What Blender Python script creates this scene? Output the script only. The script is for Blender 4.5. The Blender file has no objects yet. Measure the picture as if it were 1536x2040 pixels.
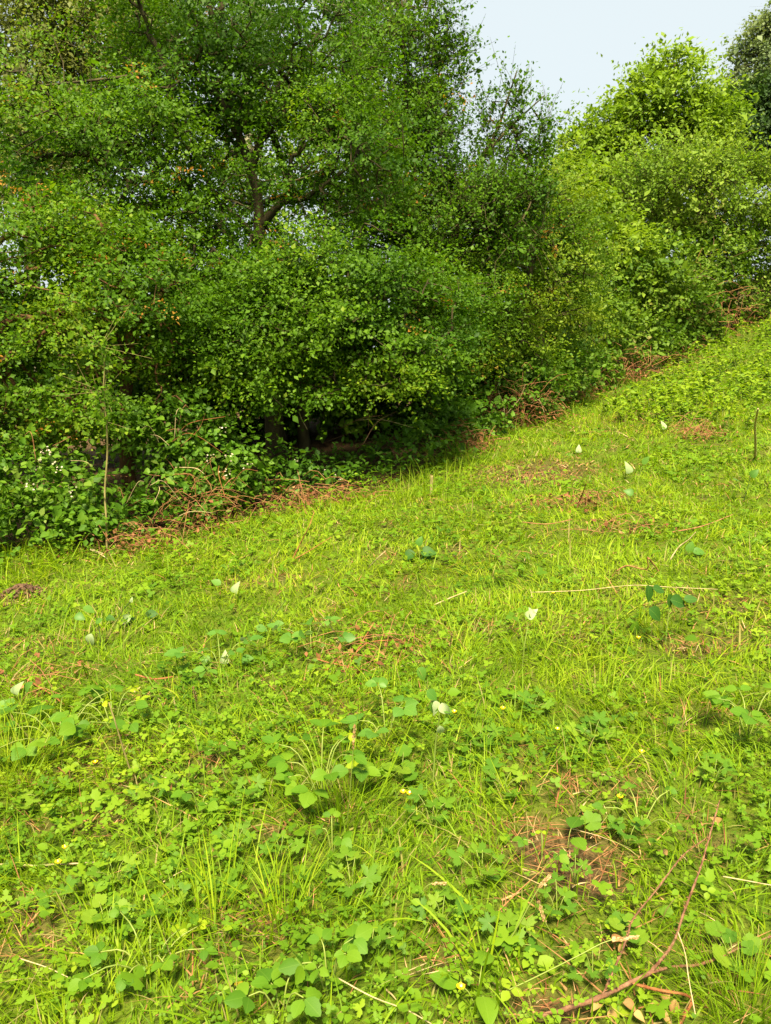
import bpy, math, random
import numpy as np
from mathutils import Vector

rng = np.random.default_rng(7)
random.seed(7)
SC = bpy.context.scene
COL = SC.collection

# ------------------------------------------------------------------ camera, sky, sun, exposure
F_PX, CX, CY = 1540.0, 768.0, 1020.0          # focal length and centre in photograph pixels
PITCH = math.radians(12.0)
CAM_H = 1.6
cam_data = bpy.data.cameras.new('camera')
cam = bpy.data.objects.new('camera', cam_data)
COL.objects.link(cam)
cam.location = (0, 0, CAM_H)
cam.rotation_euler = (math.pi / 2 - PITCH, 0, 0)
cam_data.sensor_fit = 'HORIZONTAL'
cam_data.sensor_width = 36.0
cam_data.lens = 36.0 * F_PX / 1536.0
cam_data.clip_start = 0.05
cam_data.clip_end = 2000
SC.camera = cam

SUN_EL, SUN_AZ = math.radians(58), math.radians(185)     # azimuth clockwise from +Y
world = bpy.data.worlds.new('World')
SC.world = world
world.use_nodes = True
wn = world.node_tree.nodes
wl = world.node_tree.links
wn.clear()
sky = wn.new('ShaderNodeTexSky')
sky.sky_type = 'NISHITA'
sky.sun_disc = False
sky.sun_elevation = SUN_EL
sky.sun_rotation = SUN_AZ
sky.altitude = 0
sky.air_density = 1.0
sky.dust_density = 6.0
sky.ozone_density = 1.0
bg = wn.new('ShaderNodeBackground')
bg.inputs['Strength'].default_value = 0.105
wo = wn.new('ShaderNodeOutputWorld')
veil = wn.new('ShaderNodeMixRGB')                       # thin white haze over the whole sky
veil.inputs[0].default_value = 0.92
veil.inputs[2].default_value = (1.9, 2.1, 2.12, 1)
wl.new(sky.outputs[0], veil.inputs[1])
wl.new(veil.outputs[0], bg.inputs[0])
wl.new(bg.outputs[0], wo.inputs[0])

sun_d = bpy.data.lights.new('sun', 'SUN')
sun_d.energy = 3.7
sun_d.angle = math.radians(12.0)
sun_d.color = (1.0, 0.88, 0.60)
sun = bpy.data.objects.new('sun', sun_d)
COL.objects.link(sun)
sdir = Vector((math.sin(SUN_AZ) * math.cos(SUN_EL), math.cos(SUN_AZ) * math.cos(SUN_EL), math.sin(SUN_EL)))
sun.rotation_euler = sdir.to_track_quat('Z', 'Y').to_euler()
sun.location = sdir * 60

SC.view_settings.view_transform = 'Standard'
SC.view_settings.look = 'None'
SC.view_settings.gamma = 1.0
SC.view_settings.exposure = 2.05
SC.view_settings.use_curve_mapping = False
SC.render.engine = 'CYCLES'
SC.cycles.max_bounces = 6
SC.cycles.diffuse_bounces = 3
SC.cycles.glossy_bounces = 2
SC.cycles.transmission_bounces = 4
SC.cycles.use_denoising = True

# ------------------------------------------------------------------ numeric helpers
_T3 = rng.random((32, 32, 32))


def vnoise(p):
    """value noise 0..1 at points (n,3)"""
    p = np.asarray(p, float)
    i = np.floor(p).astype(int)
    f = p - i
    f = f * f * (3 - 2 * f)
    out = 0
    for dx in (0, 1):
        for dy in (0, 1):
            for dz in (0, 1):
                w = (f[:, 0] if dx else 1 - f[:, 0]) * (f[:, 1] if dy else 1 - f[:, 1]) * (f[:, 2] if dz else 1 - f[:, 2])
                out = out + w * _T3[(i[:, 0] + dx) % 32, (i[:, 1] + dy) % 32, (i[:, 2] + dz) % 32]
    return out


def noise2(x, y, s, o=0.0):
    return vnoise(np.stack([x * s + o, y * s + o * 1.7, np.full_like(x, o * 0.37)], 1))


def fbm2(x, y, s, o=0.0):
    return (noise2(x, y, s, o) * 0.55 + noise2(x, y, s * 2.1, o + 5) * 0.3 + noise2(x, y, s * 4.3, o + 9) * 0.15)


def smooth(a, b, x):
    t = np.clip((x - a) / (b - a), 0, 1)
    return t * t * (3 - 2 * t)


def nrm(v):
    return v / np.maximum(np.linalg.norm(v, axis=-1, keepdims=True), 1e-9)


def ground_z(x, y):
    x = np.asarray(x, float)
    y = np.asarray(y, float)
    z = 0.09 * np.clip(x, -6, 40) + 0.05 * np.clip(y, -5, 30)
    e = np.maximum(0, x - 3.6)
    z = z + np.where(e < 5, 0.030 * e * e, 0.75 + 0.10 * (np.minimum(e, 30) - 5))
    sh = x.shape
    xf, yf = x.ravel(), y.ravel()
    r = (noise2(xf, yf, 0.7, 3) - .5) * 0.10 + (noise2(xf, yf, 2.6, 6) - .5) * 0.045 + (noise2(xf, yf, 9, 8) - .5) * 0.018
    return z + r.reshape(sh)


def gz(x, y):
    return float(ground_z(np.array([x]), np.array([y]))[0])


def ray(px, py):
    u, v = (px - CX) / F_PX, (CY - py) / F_PX
    c, s = math.cos(PITCH), math.sin(PITCH)
    return np.array([u, c + v * s, -s + v * c])


def at(px, py, h=0.0):
    """point h metres above the ground where the photograph shows pixel (px, py)"""
    d = ray(px, py)
    t, step = 0.8, 0.02
    while t < 60:
        q = d * t
        if CAM_H + q[2] <= gz(q[0], q[1]) + h:
            break
        t += max(0.01, step * t)
    lo, hi = t - max(0.01, step * t) * 1.1, t
    for _ in range(18):
        m = (lo + hi) / 2
        q = d * m
        if CAM_H + q[2] <= gz(q[0], q[1]) + h:
            hi = m
        else:
            lo = m
    q = d * hi
    return np.array([q[0], q[1], gz(q[0], q[1]) + h])


def dp(px, py, depth):
    """point at world depth y = depth on the sight line of a photograph pixel"""
    d = ray(px, py)
    q = d * (depth / d[1])
    return np.array([q[0], q[1], q[2] + CAM_H])


# ------------------------------------------------------------------ object helpers
def tag(o, label=None, cat=None, group=None, kind=None):
    if label:
        o['label'] = label
    if cat:
        o['category'] = cat
    if group:
        o['group'] = group
    if kind:
        o['kind'] = kind
    return o


def thing(name, label, cat, loc=(0, 0, 0), group=None):
    o = bpy.data.objects.new(name, None)
    o.empty_display_size = 0.1
    COL.objects.link(o)
    o.location = loc
    return tag(o, label, cat, group)


def mesh_np(name, V, T, tint=None, smooth_shade=False, uv=None):
    """triangle mesh from numpy arrays; tint is one value per triangle"""
    me = bpy.data.meshes.new(name)
    V = np.ascontiguousarray(V, np.float32)
    T = np.ascontiguousarray(T, np.int32)
    me.vertices.add(len(V))
    me.vertices.foreach_set('co', V.ravel())
    me.loops.add(T.size)
    me.loops.foreach_set('vertex_index', T.ravel())
    me.polygons.add(len(T))
    me.polygons.foreach_set('loop_start', np.arange(0, T.size, 3, dtype=np.int32))
    if smooth_shade:
        me.polygons.foreach_set('use_smooth', np.ones(len(T), bool))
    if tint is not None:
        a = me.attributes.new('tint', 'FLOAT', 'FACE')
        a.data.foreach_set('value', np.ascontiguousarray(tint, np.float32))
    if uv is not None:
        l = me.uv_layers.new(name='UVMap')
        l.data.foreach_set('uv', np.ascontiguousarray(uv[T.ravel()], np.float32).ravel())
    me.update(calc_edges=True)
    return me


def obj(name, me, mat=None, parent=None, loc=None):
    o = bpy.data.objects.new(name, me)
    COL.objects.link(o)
    if mat is not None and len(me.materials) == 0:
        me.materials.append(mat)
    if parent is not None:
        o.parent = parent
    if loc is not None:
        o.location = loc
    return o


class Acc:
    """collects triangles"""
    def __init__(self):
        self.V, self.T, self.C, self.n = [], [], [], 0

    def add(self, V, T, tint):
        self.V.append(V)
        self.T.append(T + self.n)
        self.C.append(np.broadcast_to(tint, (len(T),)))
        self.n += len(V)

    def mesh(self, name, smooth_shade=False):
        return mesh_np(name, np.concatenate(self.V), np.concatenate(self.T), np.concatenate(self.C), smooth_shade)


def scatter(acc, tmpl, pos, along, normal, scale, tint, widen=None):
    """put a copy of a leaf template (x across, y along, z normal) at every point"""
    TV, TT = tmpl
    a = nrm(along)
    s = nrm(np.cross(a, normal))
    n = np.cross(s, a)
    sc = np.asarray(scale).reshape(-1, 1, 1)
    w = sc if widen is None else sc * np.asarray(widen).reshape(-1, 1, 1)
    V = pos[:, None, :] + s[:, None, :] * (TV[None, :, 0:1] * w) + a[:, None, :] * (TV[None, :, 1:2] * sc) + n[:, None, :] * (TV[None, :, 2:3] * sc)
    N, K = len(pos), len(TV)
    T = TT[None] + (np.arange(N) * K)[:, None, None]
    acc.add(V.reshape(-1, 3), T.reshape(-1, 3), np.repeat(np.asarray(tint), len(TT)))


def tubes(acc, P0, P1, R0, R1, sides=5, tint=0.5):
    """many tapered straight tubes at once"""
    P0, P1 = np.asarray(P0, float), np.asarray(P1, float)
    d = nrm(P1 - P0)
    ref = np.where(np.abs(d[:, 2:3]) > 0.9, np.array([[1.0, 0, 0]]), np.array([[0, 0, 1.0]]))
    a = nrm(np.cross(d, ref))
    b = np.cross(d, a)
    th = np.arange(sides) / sides * 2 * np.pi
    ring = a[:, None] * np.cos(th)[None, :, None] + b[:, None] * np.sin(th)[None, :, None]
    V = np.concatenate([P0[:, None] + ring * np.reshape(R0, (-1, 1, 1)), P1[:, None] + ring * np.reshape(R1, (-1, 1, 1))], 1)
    i = np.arange(sides)
    j = (i + 1) % sides
    T = np.concatenate([np.stack([i, j, j + sides], 1), np.stack([i, j + sides, i + sides], 1)])
    N = len(P0)
    TT = T[None] + (np.arange(N) * sides * 2)[:, None, None]
    acc.add(V.reshape(-1, 3), TT.reshape(-1, 3), np.repeat(np.broadcast_to(tint, (N,)), len(T)))


def catmull(pts, rad, n=6):
    pts = np.asarray(pts, float)
    rad = np.asarray(rad, float)
    P = np.vstack([2 * pts[0] - pts[1], pts, 2 * pts[-1] - pts[-2]])
    out, ro = [], []
    for k in range(len(pts) - 1):
        for t in np.linspace(0, 1, n, endpoint=False):
            p0, p1, p2, p3 = P[k:k + 4]
            out.append(0.5 * (2 * p1 + (p2 - p0) * t + (2 * p0 - 5 * p1 + 4 * p2 - p3) * t * t + (3 * p1 - p0 - 3 * p2 + p3) * t ** 3))
            ro.append(rad[k] * (1 - t) + rad[k + 1] * t)
    out.append(pts[-1])
    ro.append(rad[-1])
    return np.array(out), np.array(ro)


def tube_mesh(name, pts, rad, sides=8, n=6, bump=0.0, knots=0.0):
    """one smooth curved tube with a closed tip; bump makes it uneven"""
    P, R = catmull(pts, rad, n)
    d = nrm(np.gradient(P, axis=0))
    a = np.cross(d[0], [0.31, 0.2, 0.93])
    a = a / np.linalg.norm(a)
    V = []
    th = np.arange(sides) / sides * 2 * np.pi
    for k in range(len(P)):
        a = a - d[k] * np.dot(a, d[k])
        a = a / np.linalg.norm(a)
        b = np.cross(d[k], a)
        r = R[k] * (1 + (rng.random(sides) - .5) * bump + (knots if rng.random() < 0.25 else 0))
        V.append(P[k] + a * (np.cos(th) * r)[:, None] + b * (np.sin(th) * r)[:, None])
    V.append(P[-1:] + d[-1] * R[-1])
    V.append(P[:1])
    V = np.vstack(V)
    T = []
    m = len(P)
    for k in range(m - 1):
        for i in range(sides):
            j = (i + 1) % sides
            T += [(k * sides + i, k * sides + j, k * sides + sides + j), (k * sides + i, k * sides + sides + j, k * sides + sides + i)]
    for i in range(sides):
        T.append(((m - 1) * sides + i, (m - 1) * sides + (i + 1) % sides, m * sides))
        T.append(((i + 1) % sides, i, m * sides + 1))
    return mesh_np(name, V, np.array(T), np.full(len(T), .5), True)


# ------------------------------------------------------------------ materials
def nodes_of(m):
    m.use_nodes = True
    nt = m.node_tree
    nt.nodes.clear()
    return nt, nt.nodes, nt.links


def ramp_node(N, cols):
    r = N.new('ShaderNodeValToRGB')
    els = r.color_ramp.elements
    while len(els) < len(cols):
        els.new(0.5)
    for e, (p, c) in zip(els, cols):
        e.position = p
        e.color = (*c, 1)
    return r


def leaf_mat(name, cols, trans=0.35, rough=0.45, spec=0.18, source='tint', back=None, veins=False):
    """thin leaf: reflecting and letting light through; colour from one number per leaf"""
    m = bpy.data.materials.new(name)
    nt, N, L = nodes_of(m)
    out = N.new('ShaderNodeOutputMaterial')
    if source == 'tint':
        at_ = N.new('ShaderNodeAttribute')
        at_.attribute_name = 'tint'
        val = at_.outputs['Fac']
    else:
        oi = N.new('ShaderNodeObjectInfo')
        tc = N.new('ShaderNodeTexCoord')
        nz = N.new('ShaderNodeTexNoise')
        nz.inputs['Scale'].default_value = 30
        L.new(tc.outputs['Object'], nz.inputs['Vector'])
        ma = N.new('ShaderNodeMath')
        ma.operation = 'MULTIPLY_ADD'
        ma.inputs[1].default_value = 0.35
        L.new(nz.outputs['Fac'], ma.inputs[0])
        mb = N.new('ShaderNodeMath')
        mb.operation = 'MULTIPLY_ADD'
        mb.inputs[1].default_value = 0.8
        mb.inputs[2].default_value = -0.08
        L.new(oi.outputs['Random'], mb.inputs[0])
        L.new(mb.outputs[0], ma.inputs[2])
        val = ma.outputs[0]
    r = ramp_node(N, cols)
    L.new(val, r.inputs[0])
    col = r.outputs[0]
    if veins:
        uvn = N.new('ShaderNodeUVMap')
        sx = N.new('ShaderNodeSeparateXYZ')
        L.new(uvn.outputs[0], sx.inputs[0])
        ab = N.new('ShaderNodeMath')
        ab.operation = 'ABSOLUTE'
        L.new(sx.outputs[0], ab.inputs[0])
        cmb = N.new('ShaderNodeMath')
        cmb.operation = 'MULTIPLY_ADD'
        cmb.inputs[1].default_value = -0.9
        L.new(ab.outputs[0], cmb.inputs[0])
        L.new(sx.outputs[1], cmb.inputs[2])
        mu = N.new('ShaderNodeMath')
        mu.operation = 'MULTIPLY'
        mu.inputs[1].default_value = 44
        L.new(cmb.outputs[0], mu.inputs[0])
        sn = N.new('ShaderNodeMath')
        sn.operation = 'SINE'
        L.new(mu.outputs[0], sn.inputs[0])
        gt = N.new('ShaderNodeMapRange')
        gt.inputs['From Min'].default_value = 0.75
        gt.inputs['From Max'].default_value = 1.0
        gt.inputs['To Max'].default_value = 0.16
        L.new(sn.outputs[0], gt.inputs['Value'])
        rib = N.new('ShaderNodeMapRange')
        rib.inputs['From Min'].default_value = 0.05
        rib.inputs['From Max'].default_value = 0.0
        rib.inputs['To Max'].default_value = 0.3
        L.new(ab.outputs[0], rib.inputs['Value'])
        mxv = N.new('ShaderNodeMath')
        mxv.operation = 'MAXIMUM'
        L.new(gt.outputs[0], mxv.inputs[0])
        L.new(rib.outputs[0], mxv.inputs[1])
        mix = N.new('ShaderNodeMixRGB')
        mix.inputs[2].default_value = (0.20, 0.32, 0.04, 1)
        L.new(mxv.outputs[0], mix.inputs[0])
        L.new(col, mix.inputs[1])
        col = mix.outputs[0]
    if back is not None:
        ge = N.new('ShaderNodeNewGeometry')
        mix = N.new('ShaderNodeMixRGB')
        mix.inputs[2].default_value = (*back, 1)
        L.new(ge.outputs['Backfacing'], mix.inputs[0])
        L.new(col, mix.inputs[1])
        col = mix.outputs[0]
    pb = N.new('ShaderNodeBsdfPrincipled')
    pb.inputs['Roughness'].default_value = rough
    pb.inputs['Specular IOR Level'].default_value = spec
    L.new(col, pb.inputs['Base Color'])
    if trans > 0:
        tr = N.new('ShaderNodeBsdfTranslucent')
        hs = N.new('ShaderNodeMixRGB')
        hs.blend_type = 'MULTIPLY'
        hs.inputs[0].default_value = 1
        hs.inputs[2].default_value = (1.7, 1.75, 0.7, 1)
        L.new(col, hs.inputs[1])
        L.new(hs.outputs[0], tr.inputs['Color'])
        mx = N.new('ShaderNodeMixShader')
        mx.inputs[0].default_value = trans
        L.new(pb.outputs[0], mx.inputs[1])
        L.new(tr.outputs[0], mx.inputs[2])
        L.new(mx.outputs[0], out.inputs[0])
    else:
        L.new(pb.outputs[0], out.inputs[0])
    return m


def bark_mat(name, c0, c1, scale=14, stretch=0.25):
    m = bpy.data.materials.new(name)
    nt, N, L = nodes_of(m)
    out = N.new('ShaderNodeOutputMaterial')
    tc = N.new('ShaderNodeTexCoord')
    mp = N.new('ShaderNodeMapping')
    mp.inputs['Scale'].default_value = (1, 1, stretch)
    L.new(tc.outputs['Object'], mp.inputs[0])
    nz = N.new('ShaderNodeTexNoise')
    nz.inputs['Scale'].default_value = scale
    nz.inputs['Detail'].default_value = 6
    L.new(mp.outputs[0], nz.inputs['Vector'])
    r = ramp_node(N, [(0.32, c0), (0.68, c1)])
    L.new(nz.outputs['Fac'], r.inputs[0])
    bp = N.new('ShaderNodeBump')
    bp.inputs['Strength'].default_value = 0.6
    bp.inputs['Distance'].default_value = 0.02
    L.new(nz.outputs['Fac'], bp.inputs['Height'])
    pb = N.new('ShaderNodeBsdfPrincipled')
    pb.inputs['Roughness'].default_value = 0.85
    pb.inputs['Specular IOR Level'].default_value = 0.15
    L.new(r.outputs[0], pb.inputs['Base Color'])
    L.new(bp.outputs[0], pb.inputs['Normal'])
    L.new(pb.outputs[0], out.inputs[0])
    return m


M = {}
M['grass'] = leaf_mat('grass_blade', [(0.0, (0.30, 0.23, 0.10)), (0.07, (0.27, 0.25, 0.07)), (0.11, (0.085, 0.165, 0.004)), (0.45, (0.155, 0.255, 0.005)), (0.8, (0.225, 0.310, 0.007)), (1.0, (0.31, 0.36, 0.02))], 0.4, 0.55, 0.18)
M['cover'] = leaf_mat('cover_leaf', [(0.0, (0.050, 0.120, 0.006)), (0.5, (0.110, 0.210, 0.007)), (0.85, (0.175, 0.265, 0.010)), (1.0, (0.24, 0.31, 0.015))], 0.35, 0.55, 0.18)
M['straw'] = leaf_mat('dry_straw', [(0.0, (0.11, 0.04, 0.018)), (0.4, (0.23, 0.095, 0.038)), (0.75, (0.36, 0.20, 0.08)), (1.0, (0.45, 0.34, 0.18))], 0.15, 0.7, 0.2)
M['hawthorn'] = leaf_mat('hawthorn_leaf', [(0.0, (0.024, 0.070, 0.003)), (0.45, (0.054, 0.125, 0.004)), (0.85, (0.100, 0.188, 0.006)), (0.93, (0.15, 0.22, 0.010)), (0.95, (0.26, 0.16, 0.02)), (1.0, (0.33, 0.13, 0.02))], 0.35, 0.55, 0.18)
M['yellow_hawthorn'] = leaf_mat('yellowish_leaf', [(0.0, (0.045, 0.098, 0.004)), (0.5, (0.085, 0.160, 0.006)), (0.93, (0.16, 0.22, 0.010)), (0.95, (0.22, 0.17, 0.02)), (1.0, (0.28, 0.18, 0.03))], 0.35, 0.55, 0.18)
M['bright'] = leaf_mat('bright_leaf', [(0.0, (0.085, 0.155, 0.010)), (0.5, (0.150, 0.235, 0.015)), (1.0, (0.22, 0.30, 0.03))], 0.35, 0.55, 0.18)
M['olive'] = leaf_mat('olive_leaf', [(0.0, (0.070, 0.140, 0.009)), (0.5, (0.130, 0.220, 0.016)), (0.93, (0.20, 0.27, 0.03)), (1.0, (0.27, 0.20, 0.08))], 0.35, 0.55, 0.18)
M['pale_birch'] = leaf_mat('pale_birch_leaf', [(0.0, (0.075, 0.105, 0.022)), (0.5, (0.125, 0.155, 0.035)), (1.0, (0.19, 0.20, 0.06))], 0.4, 0.55, 0.18)
M['dark'] = leaf_mat('dark_leaf', [(0.0, (0.014, 0.035, 0.009)), (0.6, (0.030, 0.065, 0.014)), (1.0, (0.055, 0.095, 0.022))], 0.25, 0.55, 0.18)
M['greyish'] = leaf_mat('greyish_leaf', [(0.0, (0.08, 0.125, 0.05)), (0.6, (0.14, 0.19, 0.08)), (1.0, (0.2, 0.24, 0.12))], 0.3, 0.55, 0.18)
M['bramble'] = leaf_mat('bramble_leaf', [(0.0, (0.028, 0.078, 0.005)), (0.5, (0.062, 0.145, 0.008)), (0.85, (0.105, 0.195, 0.012)), (1.0, (0.17, 0.21, 0.05))], 0.3, 0.55, 0.18)
M['bramble_light'] = leaf_mat('light_bramble_leaf', [(0.0, (0.036, 0.086, 0.006)), (0.5, (0.082, 0.155, 0.010)), (0.85, (0.13, 0.198, 0.018)), (0.93, (0.2, 0.2, 0.06)), (1.0, (0.30, 0.22, 0.12))], 0.3, 0.55, 0.18)
M['near_bramble'] = leaf_mat('near_bramble_leaf', [(0.0, (0.045, 0.120, 0.008)), (0.5, (0.08, 0.180, 0.008)), (1.0, (0.135, 0.23, 0.010))], 0.35, 0.55, 0.18, 'random', (0.12, 0.22, 0.04), True)
M['yellow_leaf'] = leaf_mat('yellow_young_leaf', [(0.0, (0.19, 0.29, 0.010)), (1.0, (0.29, 0.35, 0.010))], 0.4, 0.55, 0.18, 'random', None, True)
M['orange_leaf'] = leaf_mat('orange_young_leaf', [(0.0, (0.34, 0.22, 0.015)), (1.0, (0.36, 0.30, 0.02))], 0.4, 0.55, 0.18, 'random', None, True)
M['grey_green'] = leaf_mat('grey_green_leaf', [(0.0, (0.05, 0.14, 0.014)), (1.0, (0.09, 0.19, 0.018))], 0.25, 0.5, 0.3, 'random', (0.22, 0.30, 0.13), True)
M['deep_green'] = leaf_mat('deep_green_leaf', [(0.0, (0.018, 0.068, 0.007)), (1.0, (0.035, 0.10, 0.010))], 0.2, 0.55, 0.18, 'random', (0.08, 0.15, 0.05), True)
M['pale_leaf'] = leaf_mat('pale_leaf_underside', [(0.0, (0.25, 0.33, 0.15)), (1.0, (0.38, 0.45, 0.25))], 0.25, 0.5, 0.3, 'random', None, True)
M['buttercup_leaf'] = leaf_mat('buttercup_leaf', [(0.0, (0.055, 0.14, 0.010)), (0.6, (0.10, 0.195, 0.012)), (1.0, (0.18, 0.26, 0.016))], 0.35, 0.55, 0.18, 'random', (0.13, 0.2, 0.06), False)
M['petal'] = leaf_mat('yellow_petal', [(0.0, (0.80, 0.52, 0.01)), (1.0, (0.88, 0.62, 0.01))], 0.3, 0.25, 0.5, 'random')
M['white_petal'] = leaf_mat('white_blossom', [(0.0, (0.40, 0.33, 0.22)), (1.0, (0.62, 0.55, 0.45))], 0.3, 0.5, 0.3)
M['dry_leaf'] = leaf_mat('dry_curled_leaf', [(0.0, (0.20, 0.10, 0.035)), (1.0, (0.42, 0.27, 0.10))], 0.2, 0.7, 0.2, 'random')
M['stem'] = leaf_mat('green_stem', [(0.0, (0.13, 0.19, 0.03)), (1.0, (0.21, 0.25, 0.05))], 0, 0.5, 0.3, 'random')
M['dark_stem'] = leaf_mat('dark_stem', [(0.0, (0.03, 0.055, 0.012)), (1.0, (0.06, 0.09, 0.02))], 0, 0.5, 0.3, 'random')
M['bark'] = bark_mat('hawthorn_bark', (0.022, 0.018, 0.010), (0.085, 0.07, 0.03))
M['bark_brown'] = bark_mat('brown_bark', (0.05, 0.027, 0.012), (0.16, 0.085, 0.035))
M['bark_pale'] = bark_mat('pale_bark', (0.16, 0.15, 0.10), (0.33, 0.30, 0.20))
M['sapling_bark'] = bark_mat('sapling_bark', (0.17, 0.14, 0.05), (0.30, 0.25, 0.10), 30)
M['cane'] = bark_mat('dead_cane', (0.17, 0.068, 0.028), (0.36, 0.185, 0.085), 40, 0.6)
M['dead_cane'] = bark_mat('dead_bramble_cane', (0.085, 0.035, 0.018), (0.24, 0.13, 0.075), 60, 0.5)
M['red_twig'] = bark_mat('red_twig', (0.17, 0.055, 0.018), (0.32, 0.14, 0.055), 40, 0.6)
M['pale_twig'] = bark_mat('pale_twig', (0.30, 0.22, 0.11), (0.50, 0.40, 0.22), 40, 0.6)
M['brown_twig'] = bark_mat('brown_twig', (0.09, 0.05, 0.03), (0.20, 0.12, 0.07), 40, 0.6)
M['wood_stake'] = bark_mat('weathered_wood', (0.20, 0.17, 0.06), (0.34, 0.28, 0.12), 50, 0.2)
M['soil'] = bark_mat('crumbly_soil', (0.045, 0.024, 0.014), (0.13, 0.075, 0.045), 40, 1)

gm = bpy.data.materials.new('meadow_soil')
nt, N, L = nodes_of(gm)
out = N.new('ShaderNodeOutputMaterial')
tc = N.new('ShaderNodeTexCoord')
n1 = N.new('ShaderNodeTexNoise')
n1.inputs['Scale'].default_value = 9
n1.inputs['Detail'].default_value = 8
n1.inputs['Roughness'].default_value = 0.7
n2 = N.new('ShaderNodeTexNoise')
n2.inputs['Scale'].default_value = 90
n2.inputs['Detail'].default_value = 4
L.new(tc.outputs['Object'], n1.inputs['Vector'])
L.new(tc.outputs['Object'], n2.inputs['Vector'])
r1 = ramp_node(N, [(0.3, (0.05, 0.10, 0.006)), (0.5, (0.075, 0.11, 0.008)), (0.75, (0.11, 0.10, 0.02))])
L.new(n1.outputs['Fac'], r1.inputs[0])
r2 = ramp_node(N, [(0.35, (0.04, 0.024, 0.012)), (0.65, (0.13, 0.082, 0.04))])
L.new(n2.outputs['Fac'], r2.inputs[0])
sa = N.new('ShaderNodeAttribute')
sa.attribute_name = 'bare'
mx = N.new('ShaderNodeMixRGB')
L.new(sa.outputs['Fac'], mx.inputs[0])
L.new(r1.outputs[0], mx.inputs[1])
L.new(r2.outputs[0], mx.inputs[2])
bp = N.new('ShaderNodeBump')
bp.inputs['Strength'].default_value = 0.8
bp.inputs['Distance'].default_value = 0.02
L.new(n2.outputs['Fac'], bp.inputs['Height'])
pb = N.new('ShaderNodeBsdfPrincipled')
pb.inputs['Roughness'].default_value = 0.95
pb.inputs['Specular IOR Level'].default_value = 0.1
L.new(mx.outputs[0], pb.inputs['Base Color'])
L.new(bp.outputs[0], pb.inputs['Normal'])
L.new(pb.outputs[0], out.inputs[0])

# ------------------------------------------------------------------ the ground
# edge of the mown grass: along the foot of the hedge
edge_px = [(-420, 1130), (0, 1118), (200, 1108), (400, 1070), (640, 1012), (760, 985), (850, 940), (940, 890), (1110, 800), (1300, 740), (1450, 672)]
edge = np.array([at(*p)[:2] for p in edge_px] + [[12.0, 24.0], [30, 40]])


def behind(x, y):
    """metres behind the hedge foot (negative on the grass)"""
    return y - np.interp(x, edge[:, 0], edge[:, 1])


# worn patches: (pixel x, y, half width m, half depth m, bare soil 0..1)
patches = [(1150, 1700, .17, .17, 1), (1125, 1560, .10, .10, .5), (540, 1835, .07, .09, .9), (1100, 2010, .10, .05, .9), (870, 1945, .06, .06, .7),
           (1060, 945, .55, .5, .9), (45, 1188, .16, .14, 1), (1140, 1000, .6, .22, .3), (780, 1280, .25, .12, .3), (950, 1256, .2, .08, .4),
           (330, 1382, .11, .05, .7), (1190, 1052, .35, .14, .3), (990, 1110, .3, .07, .3), (60, 1290, .2, .12, .5), (680, 1424, .10, .05, .6),
           (1440, 1205, .2, .10, .6), (1420, 1285, .22, .08, .8), (780, 1335, .12, .05, .5), (200, 1640, .10, .06, .6), (395, 1530, .12, .08, .5),
           (1270, 1580, .08, .08, .5), (700, 1280, .25, .15, .3), (100, 1360, .2, .1, .3), (560, 1160, .3, .1, .2), (1230, 850, .6, .6, .35),
           (1280, 830, .5, .4, .4), (1390, 860, .3, .4, .4), (830, 1000, .2, .1, .4), (300, 1560, .14, .1, .5), (240, 1490, .18, .12, .45),
           (1270, 745, .8, .8, .5), (430, 1940, .08, .05, .5), (1380, 1900, .12, .06, .4), (90, 1860, .10, .08, .5), (620, 1420, .12, .06, .4), (1400, 1420, .1, .06, .4),
           (660, 1640, .1, .06, .4), (210, 1265, .22, .08, .3), (790, 1165, .14, .06, .6), (150, 1530, .14, .08, .4), (1180, 1880, .1, .05, .3), (50, 1820, .1, .07, .6)]
pw = np.array([[*at(p[0], p[1])[:2], p[2], p[3], p[4]] for p in patches])


def bare(x, y):
    o = np.zeros_like(x)
    jx = (noise2(x, y, 7, 1) - .5) * 0.16 + (noise2(x, y, 25, 2) - .5) * 0.05
    jy = (noise2(x, y, 7, 11) - .5) * 0.16 + (noise2(x, y, 25, 12) - .5) * 0.05
    for cx, cy, rx, ry, s in pw:
        k = 0.5 + 0.5 * min(1, rx / .2)
        d = ((x + jx * k - cx) / rx) ** 2 + ((y + jy * k - cy) / ry) ** 2
        o = np.maximum(o, s * np.exp(-d ** 1.5 * 0.7))
    return o


def speck(x, y):
    """small worn spots that occur all over the field, 0..1"""
    return np.maximum(smooth(0.62, 0.78, fbm2(x, y, 2.3, 21)) * 0.3, smooth(0.70, 0.82, fbm2(x, y, 6.5, 27)) * 0.8)


def grid_mesh(name, xs, ys):
    X, Y = np.meshgrid(xs, ys)
    Z = ground_z(X, Y)
    b = np.maximum(bare(X.ravel(), Y.ravel()), speck(X.ravel(), Y.ravel()) * 0.8)
    b = np.maximum(b, smooth(0.1, 0.5, behind(X.ravel(), Y.ravel())))
    V = np.stack([X.ravel(), Y.ravel(), Z.ravel() - 0.05 * np.minimum(1, bare(X.ravel(), Y.ravel())) ** 2], 1)
    nx, ny = len(xs), len(ys)
    i = (np.arange(ny - 1)[:, None] * nx + np.arange(nx - 1)[None]).ravel()
    T = np.concatenate([np.stack([i, i + 1, i + nx + 1], 1), np.stack([i, i + nx + 1, i + nx], 1)])
    me = mesh_np(name, V, T, None, True)
    a = me.attributes.new('bare', 'FLOAT', 'POINT')
    a.data.foreach_set('value', b.astype(np.float32))
    return me


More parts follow.
